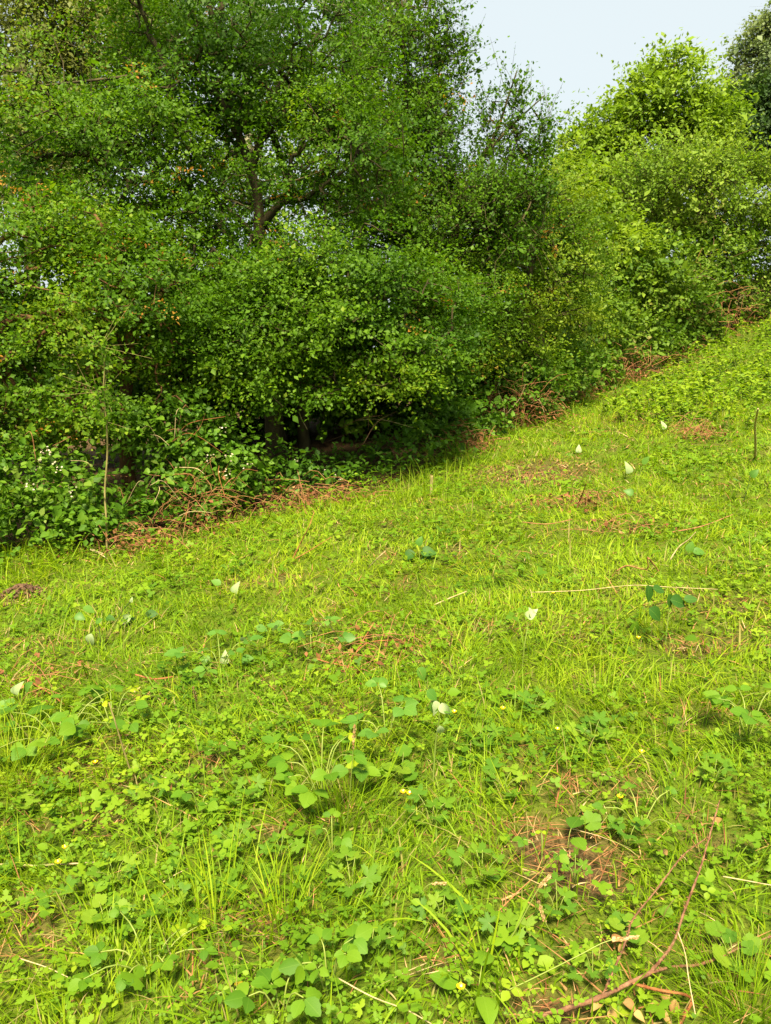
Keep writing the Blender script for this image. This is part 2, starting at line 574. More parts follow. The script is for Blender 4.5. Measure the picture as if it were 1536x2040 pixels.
xs = np.concatenate([-np.geomspace(700, 4.2, 26), np.linspace(-4, 6, 130), np.geomspace(6.3, 700, 32)])
ys = np.concatenate([-np.geomspace(300, 1.2, 14), np.geomspace(0.6, 20, 140), np.geomspace(21, 900, 24)])
tag(obj('ground', grid_mesh('ground', xs, ys), gm), kind='structure')

# ------------------------------------------------------------------ grass and ground cover
def field(n0, d0, power, dmin, dmax, ulim=0.68, count=None):
    """random points over the field in view, density n0 per square metre out to d0 and thinning beyond"""
    dd = np.linspace(dmin, dmax, 2000)
    dens = n0 * np.minimum(1, (d0 / dd) ** power) * dd * 2 * ulim
    cdf = np.cumsum(dens) * (dd[1] - dd[0])
    n = int(cdf[-1])
    y = np.interp(rng.random(n) * cdf[-1], cdf, dd)
    x = (rng.random(n) * 2 - 1) * ulim * (y + 0.15)
    return x, y


def blades(acc, x, y, h, w, az, lean, curl, tint, segs=3, lift=0.0):
    n = len(x)
    z = ground_z(x, y) - 0.005 + lift
    d = np.stack([np.cos(az), np.sin(az), np.zeros(n)], 1)
    tw = az + np.pi / 2 + rng.normal(0, .5, n)
    s = np.stack([np.cos(tw), np.sin(tw), rng.normal(0, .25, n)], 1)
    rows = []
    for k in range(segs + 1):
        t = k / segs
        up = h * (t - curl * t * t * 0.55)
        fw = h * (lean * t + curl * t * t * 0.75)
        c = np.stack([x, y, z + up], 1) + d * fw[:, None]
        if k == segs:
            rows.append(c[:, None])
        else:
            ww = w * (1 - 0.75 * t ** 1.6) * 0.5
            rows.append(np.stack([c - s * ww[:, None], c + s * ww[:, None]], 1))
    V = np.concatenate(rows, 1)
    K = V.shape[1]
    T = []
    for k in range(segs - 1):
        a = 2 * k
        T += [(a, a + 1, a + 3), (a, a + 3, a + 2)]
    a = 2 * (segs - 1)
    T.append((a, a + 1, a + 2))
    T = np.array(T)
    acc.add(V.reshape(-1, 3), (T[None] + (np.arange(n) * K)[:, None, None]).reshape(-1, 3), np.repeat(tint, len(T)))


def grass_layer():
    acc = Acc()
    for (dmin, dmax, segs) in ((1.15, 3.4, 4), (3.4, 6.0, 3), (6.0, 20.0, 2)):
        x, y = field(6100, 2.4, 1.25, dmin, dmax)
        bh = behind(x, y)
        b = bare(x, y)
        sp = speck(x, y)
        dens = fbm2(x, y, 1.1, 31)
        keep = (bh < 0.25) & (rng.random(len(x)) > np.maximum(b * 1.05, sp)) & (rng.random(len(x)) < 0.45 + 0.9 * dens)
        x, y, bh, b, sp, dens = x[keep], y[keep], bh[keep], b[keep], sp[keep], dens[keep]
        n = len(x)
        clump = noise2(x, y, 5.5, 41)
        big = noise2(x, y, 0.55, 43)
        h = np.exp(rng.normal(np.log(0.056), 0.40, n)) * (0.65 + 0.75 * clump)
        tall = smooth(-0.75, -0.15, bh) * smooth(0.4, .7, noise2(x, y, 1.2, 47))
        h = h * (1 + 1.3 * tall)
        shoot = rng.random(n) < 0.02
        h = np.where(shoot, h * 1.7, h)
        h = np.clip(h, 0.03, 0.42)
        dist = np.hypot(x, y)
        w = np.clip(rng.normal(0.0042, 0.0012, n), 0.0018, 0.008) * np.clip(dist / 2.6, 1, 4) ** 0.72
        flow = noise2(x, y, 1.6, 51) * 4 * np.pi
        az = np.where(rng.random(n) < 0.5, flow + rng.normal(0, .7, n), rng.random(n) * 2 * np.pi)
        lean = np.abs(rng.normal(0.30, 0.35, n))
        curl = np.clip(rng.normal(0.65, 0.45, n), 0, 1.6)
        tint = 0.42 + 0.5 * (big - .5) + 0.5 * (clump - .5) + rng.normal(0, 0.17, n)
        tint = tint + 0.18 * tall
        tint = np.clip(tint, 0.11, 1)
        dead = rng.random(n) < 0.05 + 0.25 * np.maximum(b, sp)
        tint = np.where(dead, rng.random(n) * 0.09, tint)
        blades(acc, x, y, h, w, az, lean, curl, tint, segs)
    return tag(obj('grass', acc.mesh('grass'), M['grass']), 'short yellow green grass covering the sloping field', 'grass', kind='stuff')


grass_layer()


def straw_layer():
    acc = Acc()
    x, y = field(2600, 2.4, .9, 1.15, 17)
    b = np.maximum(bare(x, y), speck(x, y) * .9)
    b = np.maximum(b, 0.8 * smooth(-0.3, 0.2, behind(x, y)) * smooth(.45, .6, noise2(x, y, 1.3, 61)))
    keep = (rng.random(len(x)) < 0.07 + 1.15 * b) & (behind(x, y) < 0.7)
    x, y = x[keep], y[keep]
    n = len(x)
    dist = np.hypot(x, y)
    h = np.exp(rng.normal(np.log(0.062), 0.4, n))
    w = np.clip(rng.normal(0.0032, 0.001, n), 0.0015, 0.006) * np.clip(dist / 2.6, 1, 4) ** 0.7
    blades(acc, x, y, h * 0.45, w, rng.random(n) * 6.28, np.abs(rng.normal(1.6, .7, n)), np.clip(rng.normal(.5, .3, n), 0, 1), np.clip(rng.normal(.5, .25, n), 0, 1), 2, lift=0.012)
    return tag(obj('dead_grass', acc.mesh('dead_grass'), M['straw']), 'brown dead grass and straw lying in the worn spots of the field', 'dead grass', kind='stuff')


straw_layer()


def ovate(nl=5, width=0.62, fold=0.12, droop=0.18, teeth=0.0, peak=0.42, sub=1):
    """leaf: x across, y along 0..1, midrib fold; returns verts, tris, uv"""
    V, U = [], []
    rows = nl * sub + 1
    for k in range(rows):
        t = k / (rows - 1)
        a = t ** (math.log(0.5) / math.log(peak))
        hw = width * 0.5 * math.sin(math.pi * min(max(a, 0), 1)) ** 0.85
        if teeth and 0 < k < rows - 1:
            hw *= 1 + (teeth if k % 2 else -teeth)
        z = -droop * t * t
        V += [(-hw, t + (0.03 if teeth and k % 2 else 0), z + fold * hw * 2), (0, t, z), (hw, t + (0.03 if teeth and k % 2 else 0), z + fold * hw * 2)]
        U += [(-hw / width * 2, t), (0, t), (hw / width * 2, t)]
    T = []
    for k in range(rows - 1):
        a, b = 3 * k, 3 * k + 3
        if k > 0:
            T += [(a, a + 1, b + 1), (a, b + 1, b)] if k < rows - 2 else [(a, a + 1, b + 1)]
            T += [(a + 1, a + 2, b + 2), (a + 1, b + 2, b + 1)] if k < rows - 2 else [(a + 1, a + 2, b + 1)]
        else:
            T += [(a + 1, b + 1, b), (a + 1, b + 2, b + 1)]
    return np.array(V, float), np.array(T), np.array(U, float)


def palmate(lobes=3, seg=4, cut=0.5, teeth=0.12, cup=0.15, spread=2.4):
    """buttercup or geranium leaf: fan of toothed lobes, origin at the stalk"""
    V = [(0, 0, 0)]
    n = lobes * seg * 2
    for k in range(n + 1):
        f = k / n
        ang = math.pi / 2 + (0.5 - f) * 2 * spread
        ph = (f * lobes) % 1.0 if k < n else 1.0
        r = 0.62 * (1 - cut * abs(2 * ph - 1) ** 1.3)
        if k % 2 == 0:
            r *= 1 - teeth * 1.6
        side = abs(0.5 - f) * 2
        r *= 1 - 0.18 * side
        V.append((r * math.cos(ang), r * math.sin(ang), cup * r * r - 0.12 * (ph - .5) ** 2))
    T = [(0, k + 1, k) for k in range(1, n + 1)]
    return np.array(V, float), np.array(T)


def merge_t(parts):
    Vs, Ts, n = [], [], 0
    for V, T in parts:
        Vs.append(V)
        Ts.append(T + n)
        n += len(V)
    return np.vstack(Vs), np.vstack(Ts)


def rot_z(V, a):
    c, s = math.cos(a), math.sin(a)
    return np.stack([V[:, 0] * c - V[:, 1] * s, V[:, 0] * s + V[:, 1] * c, V[:, 2]], 1)


lf6 = ovate(3, 0.75, 0.12, 0.1)[:2]                    # 8 triangles
lf4 = (np.array([(0, 0, 0), (-.34, .42, .07), (.34, .42, .07), (0, 1, -.08)], float), np.array([(0, 3, 1), (0, 2, 3)]))   # 2 triangles
tref_near = merge_t([(rot_z(lf6[0] * 0.55 + np.array([0, .04, 0]), a), lf6[1]) for a in (0, 2.0, -2.0)])
tref_far = merge_t([(rot_z(lf4[0] * np.array([1.2, 1, 1]) * 0.55, a), lf4[1]) for a in (0, 1.9, -1.9)])
butt_near = palmate(3, 4, .55, .12)
butt_mid = palmate(3, 2, .5, .10)


def cover_layer():
    acc = Acc()
    for (dmin, dmax, tm) in ((1.15, 3.4, 'n'), (3.4, 6.5, 'm'), (6.5, 19, 'f')):
        x, y = field(2100, 2.4, 1.15, dmin, dmax)
        patch = fbm2(x, y, 1.5, 71)
        b = bare(x, y)
        right = smooth(3.0, 5.5, x) * smooth(6, 9, y) * .45
        prob = smooth(0.36, 0.62, patch) * (1 - b * 0.9) * (1 - speck(x, y) * .6) + 0.10
        prob = np.maximum(prob, smooth(-.45, 0, behind(x, y)) * smooth(.3, .6, noise2(x, y, 1.9, 73)))
        keep = (rng.random(len(x)) < np.maximum(prob, right)) & (behind(x, y) < 0.5)
        x, y, patch, right = x[keep], y[keep], patch[keep], right[keep]
        n = len(x)
        dist = np.hypot(x, y)
        foot = smooth(-.45, .15, behind(x, y))
        hgt = np.abs(rng.normal(0.035, 0.022, n)) + 0.01 + foot * np.abs(rng.normal(.05, .07, n)) + right * np.abs(rng.normal(.10, .07, n))
        pos = np.stack([x, y, ground_z(x, y) + hgt], 1)
        az = rng.random(n) * 6.283
        al = np.stack([np.cos(az), np.sin(az), rng.normal(0.0, .25, n)], 1)
        nm = nrm(np.stack([rng.normal(0, .32, n), rng.normal(-0.12, .32, n), np.ones(n)], 1))
        sc = np.exp(rng.normal(np.log(0.020), 0.40, n)) * (0.8 + .5 * noise2(x, y, 3, 77)) * np.clip(dist / 4, 1, 2) ** 0.5 * (1 + right * .25)
        tint = np.clip(0.5 + 0.7 * (noise2(x, y, 2.4, 81) - .5) + rng.normal(0, .17, n), 0, 1)
        tint = np.where(rng.random(n) < .985, np.minimum(tint, .92), tint)
        sel = rng.random(n)
        if tm == 'n':
            groups = ((sel < .45, tref_near, 1.0), ((sel >= .45) & (sel < .8), butt_near, 1.35), (sel >= .8, lf6, 0.9))
        elif tm == 'm':
            groups = ((sel < .5, tref_far, 1.05), ((sel >= .5) & (sel < .8), butt_mid, 1.35), (sel >= .8, lf4, 1.0))
        else:
            groups = ((sel < .6, tref_far, 1.1), (sel >= .6, lf4, 1.3))
        for m_, t_, k_ in groups:
            scatter(acc, t_, pos[m_], al[m_], nm[m_], sc[m_] * k_, tint[m_])
    return tag(obj('ground_cover', acc.mesh('ground_cover'), M['cover']), 'low clover and buttercup leaves growing through the field grass', 'ground cover', kind='stuff')


cover_layer()

# ------------------------------------------------------------------ trees and shrubs
LEAF_T = lf4
UP = np.array([0, 0, 1.0])


def crown_points(ells, dens, gap, seed, fr=1.1):
    out = []
    for e in ells:
        c, r = np.array(e[0]), np.array(e[1])
        d_ = dens * (e[2] if len(e) > 2 else 1.0)
        n = int(d_ * (r[0] * r[1] * r[2]) ** (2 / 3) * 12)
        v = nrm(rng.normal(size=(n, 3)))
        rad = (0.25 + 0.75 * rng.random(n)) ** 0.6 * (0.8 + 0.4 * vnoise(v * 1.7 + seed * 3.1))
        p = c + v * r * rad[:, None]
        nz = vnoise(p * fr * .8 + seed * 7.3) * .42 + vnoise(p * fr * 2.3 + seed * 2.9) * .58
        p = p[nz > gap]
        out.append(np.concatenate([p, np.repeat(c[None], len(p), 0)], 1))
    o = np.concatenate(out)
    keep = o[:, 2] > ground_z(o[:, 0], o[:, 1]) + 0.12
    return o[keep]


def grow(root_pts, root_rad, tips, droop=0.0):
    """greedy branching from the given wood to every tip: returns tube segments"""
    nodes = list(map(tuple, root_pts))
    par = [-1] * len(nodes)
    base = root_pts[0]
    order = np.argsort(np.linalg.norm(tips - root_pts[len(root_pts) // 2], axis=1))
    NP = np.array(nodes)
    cap = len(nodes) + len(tips) * 2
    A = np.zeros((cap, 3))
    Lh = np.zeros(cap)
    A[:len(nodes)] = NP
    k = len(nodes)
    par = np.full(cap, -1)
    for i in order:
        t = tips[i]
        d = np.linalg.norm(A[:k] - t, axis=1)
        j = int(np.argmin(d + 0.22 * Lh[:k]))
        mid = (A[j] + t) / 2 + rng.normal(0, 0.06, 3) * d[j] + UP * (-droop + .06) * d[j]
        A[k], par[k], Lh[k] = mid, j, Lh[j] + d[j] / 2
        A[k + 1], par[k + 1], Lh[k + 1] = t, k, Lh[j] + d[j]
        k += 2
    n0 = len(nodes)
    cnt = np.zeros(k)
    for i in range(k - 1, n0 - 1, -1):
        cnt[i] += 1 if i % 2 == (n0 + 1) % 2 else 0
        if par[i] >= 0:
            cnt[par[i]] += cnt[i]
    idx = np.arange(n0, k)
    r = 0.0035 * np.maximum(cnt, 1) ** 0.5
    p = par[idx]
    r0 = np.where(p < n0, r[idx] * 1.25, r[np.maximum(p, 0)])
    lim = np.where(p < n0, root_rad[np.minimum(p, n0 - 1)], 9)
    r0 = np.minimum(np.minimum(r0, lim), 0.075)
    r1 = np.minimum(r[idx], r0)
    dirs = nrm(A[idx] - A[p])
    return A[p], A[idx], r0, r1, dirs[1::2]


def foliage(acc, tips, cen, seed, leaf, per, twigs, tlen, upness, droop, base_tint, shoots, tmpl=None, flat=0.7, spread=0.10, tw_acc=None, clump_amp=.35, vert=False):
    n = len(tips)
    out_d = nrm(tips - cen)
    o = np.repeat(tips, twigs, 0)
    od = np.repeat(out_d, twigs, 0)
    m = len(o)
    ctint = vnoise(tips * 1.6 + seed) - .5
    ct = np.repeat(ctint * clump_amp * 2 + rng.normal(0, .08, n), twigs)
    red = np.repeat(rng.random(n) < shoots, twigs) if shoots else np.zeros(m, bool)
    if vert:
        td = nrm(od * .6 + UP * upness + rng.normal(0, .5, (m, 3)))
        o = o + rng.normal(0, spread, (m, 3))
    else:
        # every tip carries one flat fan of twigs, tilted a little
        tilt = np.repeat(rng.normal(0, .22, (n, 2)), twigs, 0)
        td = od * np.array([1, 1, .25]) * .9 + rng.normal(0, .62, (m, 3)) * np.array([1, 1, .22])
        td[:, 2] += td[:, 0] * tilt[:, 0] + td[:, 1] * tilt[:, 1] + upness * .35
        td = nrm(td)
        o = o + rng.normal(0, spread, (m, 3)) * np.array([1, 1, .4])
    tl = tlen * np.exp(rng.normal(0, .35, m))
    if tw_acc is not None:
        e = o + td * tl[:, None] - UP * (droop * tl * .6)[:, None]
        tubes(tw_acc, o, e, np.full(m, .0028), np.full(m, .0012), 3, .5)
    t = np.tile(np.linspace(0.05, 1.05, per), m)
    oo, dd, ll = np.repeat(o, per, 0), np.repeat(td, per, 0), np.repeat(tl, per)
    k = len(t)
    p = oo + dd * (ll * t)[:, None] - UP * (droop * ll * t * t)[:, None] + rng.normal(0, 1, (k, 3)) * np.array([1, 1, .6 if not vert else 1]) * (0.010 + 0.06 * ll)[:, None]
    al = nrm(dd * .6 + rng.normal(0, .75, (k, 3)) - UP * droop * .5)
    nm = nrm(UP * flat + np.repeat(od, per, 0) * .5 + rng.normal(0, .30, (k, 3)))
    sc = leaf * np.exp(rng.normal(0, .32, k)) * (1.0 - .25 * np.repeat(red, per))
    tint = np.clip(base_tint + np.repeat(ct, per) + 0.2 * (t - .5) + rng.normal(0, .085, k), 0, .93)
    tint = np.where(np.repeat(red, per) & (t > .3), .95 + .05 * rng.random(k), tint)
    g = p[:, 2] > ground_z(p[:, 0], p[:, 1]) + 0.02
    scatter(acc, tmpl or LEAF_T, p[g], al[g], nm[g], sc[g], tint[g])


tri_count = 0


def tree(name, label, cat, group, trunk, limbs, ells, mat, bark, leaf=.031, dens=30, gap=.38, per=11, twigs=5, tlen=.25, upness=.35, droop=.15,
         tint=.45, shoots=0.0, tmpl=None, twig_tubes=False, fr=1.1, flat=.7, clump_amp=.45, spread=.065, vert=False):
    global tri_count
    seed = sum(map(ord, label)) % 97
    tp = [np.array(p[:3]) for p in trunk]
    tr = [p[3] for p in trunk]
    base = np.array([tp[0][0], tp[0][1], gz(tp[0][0], tp[0][1]) - .05])
    root = thing(name, label, cat, tuple(base), group)
    L0 = lambda pts: [np.array(p) - base for p in pts]
    obj('trunk', tube_mesh('trunk', L0(tp), tr, 10, 7, .18), bark, root)
    starts, srad = [], []
    P, R = catmull(tp, tr, 6)
    sel = slice(len(P) // 3, None)
    starts.append(P[sel])
    srad.append(R[sel])
    for lb in limbs:
        lp = [np.array(p[:3]) for p in lb]
        lr = [p[3] for p in lb]
        obj('branch', tube_mesh('branch', L0(lp), lr, 8, 6, .2), bark, root)
        P, R = catmull(lp, lr, 5)
        starts.append(P[2:])
        srad.append(R[2:])
    starts, srad = np.concatenate(starts), np.concatenate(srad)
    cp = crown_points(ells, dens, gap, seed, fr)
    tips, cen = cp[:, :3], cp[:, 3:]
    P0, P1, r0, r1, _ = grow(starts, srad, tips, droop * .3)
    wood = Acc()
    tubes(wood, P0 - base, P1 - base, r0, r1, 4)
    tw = wood if twig_tubes else None
    acc = Acc()
    if tw is not None:
        tacc = Acc()
        foliage(acc, tips, cen, seed, leaf, per, twigs, tlen, upness, droop, tint, shoots, tmpl, flat, spread, tacc, clump_amp, vert)
        V = np.concatenate(tacc.V) - base
        wood.add(V, np.concatenate(tacc.T), .5)
    else:
        foliage(acc, tips, cen, seed, leaf, per, twigs, tlen, upness, droop, tint, shoots, tmpl, flat, spread, None, clump_amp, vert)
    tw_o = obj('twigs', wood.mesh('twigs', True), bark, root)
    tw_o['kind'] = 'stuff'
    acc.V = [v - base for v in acc.V]
    me = acc.mesh('crown')
    c_o = obj('crown', me, mat, root)
    c_o['kind'] = 'stuff'
    tri_count += len(me.polygons) + len(tw_o.data.polygons)
    return root


def T(px, py, d, r):
    return (*dp(px, py, d), r)


def E(px, py, d, rx, ry, rz, k=1.0):
    return (dp(px, py, d), (rx, ry, rz), k)


def G(px, d, r, py=690):
    """foot of a trunk on the ground"""
    q = dp(px, py, d)
    return (q[0], q[1], gz(q[0], q[1]) - .1, r)


HG = 'trees of the hedge'
# the big hawthorn in the middle
tree('hawthorn_tree', 'big dark hawthorn with forked mossy trunk and long limbs in the middle of the hedge', 'tree', HG,
     [G(548, 8.5, .13), T(540, 760, 8.5, .09), T(530, 600, 8.5, .066), T(518, 470, 8.5, .058), T(513, 390, 8.5, .052), T(490, 310, 8.5, .047), T(462, 220, 8.5, .038), T(445, 80, 8.5, .034), T(438, -120, 8.5, .02)],
     [[T(517, 492, 8.48, .034), T(480, 440, 8.4, .03), T(440, 412, 8.3, .026), T(380, 402, 8.2, .02), T(320, 360, 8.0, .022), T(230, 290, 7.8, .012)],
      [T(520, 450, 8.5, .045), T(553, 412, 8.45, .04), T(572, 400, 8.4, .034), T(605, 395, 8.3, .026), T(700, 330, 8.2, .012)],
      [T(500, 335, 8.5, .05), T(520, 280, 8.6, .04), T(545, 190, 8.7, .03), T(640, 60, 8.8, .015)],
      [T(470, 245, 8.5, .04), T(420, 170, 8.4, .03), T(360, 130, 8.3, .024), T(270, 150, 8.1, .017), T(90, 170, 7.9, .008)],
      [T(450, 120, 8.5, .03), T(420, 20, 8.4, .024), T(400, -60, 8.4, .015)]],
     [E(420, 130, 9.0, 1.2, .9, .8), E(250, 320, 7.8, 1.15, .9, .5), E(690, 330, 8.0, .75, .8, .65), E(420, -10, 8.5, 1.6, 1.2, .8), E(270, 140, 8.4, 1.1, 1, .7),
      E(640, 170, 8.6, .8, .8, .6, .8), E(330, 540, 7.4, .85, .6, .42), E(200, 470, 7.4, .65, .5, .4, .8), E(390, 490, 7.6, .5, .5, .35, .8), E(340, 250, 7.9, .7, .7, .35), E(90, 250, 8, .9, .8, .6), E(610, 230, 8.2, .45, .5, .26), E(430, 205, 8.2, .55, .5, .25), E(640, 500, 7.9, .45, .4, .3),
      E(530, 400, 10.4, 1.2, .6, 1.0), E(380, 400, 7.9, .4, .5, .4, .6), E(505, 370, 7.9, .32, .3, .5, .45), E(530, 480, 7.8, .3, .3, .3, .5), E(660, 400, 8, .4, .4, .4, .7), E(150, 430, 7.6, .7, .6, .3, .7)],
     M['hawthorn'], M['bark'], dens=43, gap=.485, fr=1.5, shoots=.02, tint=.42)
tree('hawthorn_tree', 'hawthorn with low boughs hanging over the dark hollow under the hedge', 'tree', HG,
     [G(600, 8.6, .07), T(605, 800, 8.5, .065), T(612, 700, 8.3, .06), T(630, 600, 8, .05), T(650, 480, 7.8, .04)],
     [[T(612, 700, 7.9, .045), T(660, 680, 7.5, .03), T(740, 720, 7.0, .012)], [T(625, 640, 7.8, .05), T(560, 640, 7.4, .03), T(500, 680, 7.1, .012)]],
     [E(620, 640, 7.2, .85, .7, .45), E(735, 690, 6.9, .48, .5, .32), E(500, 690, 7.0, .6, .55, .42), E(680, 620, 8.6, 1.3, .9, .55), E(790, 610, 7.6, .8, .7, .6), E(700, 560, 7.5, .8, .7, .5), E(545, 770, 6.8, .22, .35, .26), E(650, 775, 6.9, .2, .3, .16), E(770, 755, 7, .25, .3, .14), E(840, 700, 7.4, .45, .5, .38), E(480, 580, 7.2, .5, .5, .35), E(930, 540, 8.8, .55, .5, .5), E(880, 640, 8.3, .4, .4, .35), E(420, 720, 6.8, .4, .4, .4), E(590, 560, 7.4, .5, .5, .5)],
     M['hawthorn'], M['bark'], dens=58, gap=.475, fr=1.6, tint=.52, shoots=.005)
tree('hawthorn_tree', 'hawthorn beside the slender sapling with orange young shoots in its top', 'tree', HG,
     [G(240, 6.9, .07), T(247, 850, 6.9, .058), T(255, 740, 6.9, .05), T(258, 640, 6.9, .045), T(235, 520, 6.8, .035), T(190, 430, 6.8, .02)],
     [[T(256, 700, 6.9, .035), T(200, 640, 6.7, .025), T(110, 600, 6.5, .012)], [T(257, 660, 6.9, .035), T(310, 600, 6.8, .022), T(350, 560, 6.8, .012)], [T(240, 545, 6.85, .03), T(140, 480, 6.7, .02), T(40, 400, 6.7, .01)]],
     [E(110, 600, 6.7, .75, .7, .42), E(60, 480, 6.8, .5, .5, .25), E(260, 600, 6.6, .65, .6, .45), E(90, 740, 6.4, .65, .55, .5), E(300, 760, 6.5, .55, .5, .42), E(-60, 640, 6.6, .6, .6, .6), E(190, 470, 7, .5, .5, .22), E(50, 390, 6.9, .28, .3, .2), E(190, 820, 6.35, .5, .4, .3), E(20, 850, 6.4, .5, .4, .3)],
     M['hawthorn'], M['bark_brown'], dens=60, gap=.48, fr=1.6, tint=.55, shoots=.04, leaf=.031)
tree('hawthorn_tree', 'taller hawthorn with upright spiky shoots standing against the sky', 'tree', HG,
     [G(860, 9.6, .10), T(868, 700, 9.6, .085), T(880, 540, 9.6, .07), T(925, 430, 9.7, .055), T(960, 320, 9.8, .035), T(990, 260, 9.8, .018), T(1030, 140, 9.8, .006)],
     [[T(880, 560, 9.6, .05), T(840, 440, 9.6, .04), T(820, 300, 9.8, .028), T(805, 140, 9.9, .018), T(800, -20, 9.9, .01)],
      [T(895, 500, 9.6, .045), T(960, 470, 9.5, .03), T(1040, 440, 9.4, .014)], [T(870, 640, 9.6, .04), T(800, 430, 9.4, .03), T(760, 400, 9.2, .02), T(690, 450, 9, .01)],
      [T(965, 310, 9.8, .022), T(1020, 250, 9.8, .014), T(1085, 190, 9.8, .006)], [T(820, 300, 9.8, .02), T(880, 130, 9.9, .012), T(893, 60, 9.9, .006)]],
     [E(890, 480, 9.4, .95, .9, .7), E(930, 400, 9.8, .4, .5, .26, .7), E(1030, 345, 9.8, .22, .3, .14, .6), E(978, 255, 9.8, .05, .1, .42, 2.2), E(1030, 235, 9.8, .06, .1, .48, 2.2), E(1080, 270, 9.8, .07, .1, .25, 2.4), E(1040, 420, 9.7, .33, .4, .3),
      E(810, 330, 9.7, .75, .7, .7), E(800, 130, 9.9, .75, .6, .6, .62), E(830, 0, 9.9, .55, .5, .4, .5), E(880, 150, 9.9, .35, .3, .5, .5), E(1010, 450, 9.5, .5, .6, .5), E(840, 260, 9.8, .45, .5, .4, .7), E(780, 480, 9.2, .7, .6, .5)],
     M['hawthorn'], M['bark'], dens=44, gap=.42, fr=1.4, vert=True, tint=.45, shoots=.03, twig_tubes=True, upness=.6, droop=.05, leaf=.037)
tree('hawthorn_tree', 'yellowish hawthorn thick with fine leaves where the hedge bends away uphill', 'tree', HG,
     [G(1030, 10.8, .08), T(1035, 720, 10.8, .07), T(1045, 600, 10.8, .05), T(1070, 480, 10.9, .03), T(1090, 380, 11, .012)],
     [[T(1040, 640, 10.8, .04), T(960, 580, 10.3, .025), T(920, 560, 10, .01)], [T(1040, 620, 10.8, .035), T(1110, 560, 11, .02), T(1160, 520, 11.2, .01)]],
     [E(1060, 540, 10.6, .9, .9, .9), E(1110, 420, 11, .65, .7, .6), E(985, 650, 9.9, .75, .7, .6), E(1120, 650, 11, .7, .6, .6), E(920, 600, 9.4, .6, .6, .55), E(1040, 740, 10.2, .5, .5, .35), E(880, 700, 9, .5, .5, .4), E(1170, 520, 11.5, .5, .5, .5)],
     M['yellow_hawthorn'], M['bark'], dens=41, gap=.41, fr=1.5, tint=.5, shoots=.02, leaf=.033)
# trees standing behind the hedge
BG = 'trees standing behind the hedge'
tree('tall_tree', 'tall thin leaved tree behind the big hawthorn letting the sky through', 'tree', BG,
     [G(720, 13, .14), T(718, 500, 13, .12), T(715, 300, 13, .10), T(712, 100, 13, .08), T(708, -200, 13, .05)],
     [[T(716, 350, 13, .05), T(640, 200, 13, .035), T(560, 60, 13, .015)], [T(714, 200, 13, .05), T(780, 80, 13, .03), T(820, -40, 13, .015)], [T(500, 420, 12.5, .06), T(490, 100, 12.5, .05), T(515, -30, 12.4, .03)]],
     [E(620, 80, 13, 1.7, 1.2, 1.5, .55), E(760, 60, 13, 1.0, 1.0, 1.3, .55), E(620, 320, 12.5, 1.6, 1, 1.0, .7), E(740, 250, 12.6, 1, .9, .9, .6), E(540, -60, 13, 1.5, 1, .8, .5)],
     M['hawthorn'], M['bark_pale'], dens=17, gap=.40, tint=.5, leaf=.06, tlen=.4, twig_tubes=True, upness=.3)
tree('birch_tree', 'pale feathery birch filling the upper left corner behind the hedge', 'tree', BG,
     [G(60, 16, .16), T(58, 400, 16, .14), T(50, 200, 16, .11), T(40, 0, 16, .08), T(35, -200, 16, .04)],
     [[T(55, 300, 16, .05), T(140, 150, 15.8, .03), T(200, 60, 15.6, .012)], [T(50, 200, 16, .05), T(-40, 80, 16, .03), T(-100, 0, 16, .012)]],
     [E(50, 120, 15.6, 1.5, 1.2, 1.9), E(200, 40, 15.6, 1.2, 1, 1.0), E(-60, 200, 15.6, 1, 1, 2.2), E(70, 330, 15, 1.2, 1, .7), E(280, 20, 15.8, 1.0, .8, .7), E(140, 200, 15.3, .8, .8, .8)],
     M['pale_birch'], M['bark_pale'], dens=17, gap=.34, vert=True, tint=.5, leaf=.066, tlen=.5, droop=.5, upness=0, clump_amp=.25)
tree('sycamore_tree', 'broad bright green tree with rounded crown on the hilltop against the sky', 'tree', BG,
     [G(1310, 20, .2), T(1310, 450, 20, .17), T(1320, 330, 20, .12), T(1340, 200, 20, .06), T(1345, 130, 20, .03)],
     [[T(1312, 400, 20, .08), T(1230, 320, 19.6, .05), T(1180, 250, 19.5, .02)], [T(1315, 380, 20, .08), T(1390, 280, 20, .05), T(1430, 200, 20, .02)]],
     [E(1345, 190, 20, 1.15, 1.1, .95), E(1300, 290, 19.6, 1.5, 1.3, 1.2), E(1190, 305, 19.6, .95, .9, .75), E(1400, 265, 20, .7, .8, 1.1), E(1180, 390, 18.8, 1.15, 1, .9), E(1300, 420, 18.8, 1.2, 1, .8), E(1130, 360, 19, .3, .5, .45), E(1340, 125, 20, .4, .5, .3), E(1260, 195, 20, .35, .5, .3)],
     M['bright'], M['bark'], dens=21, gap=.38, fr=1.0, tint=.5, leaf=.088, per=9, twigs=4, tlen=.42, upness=.3, clump_amp=.5, flat=.9)
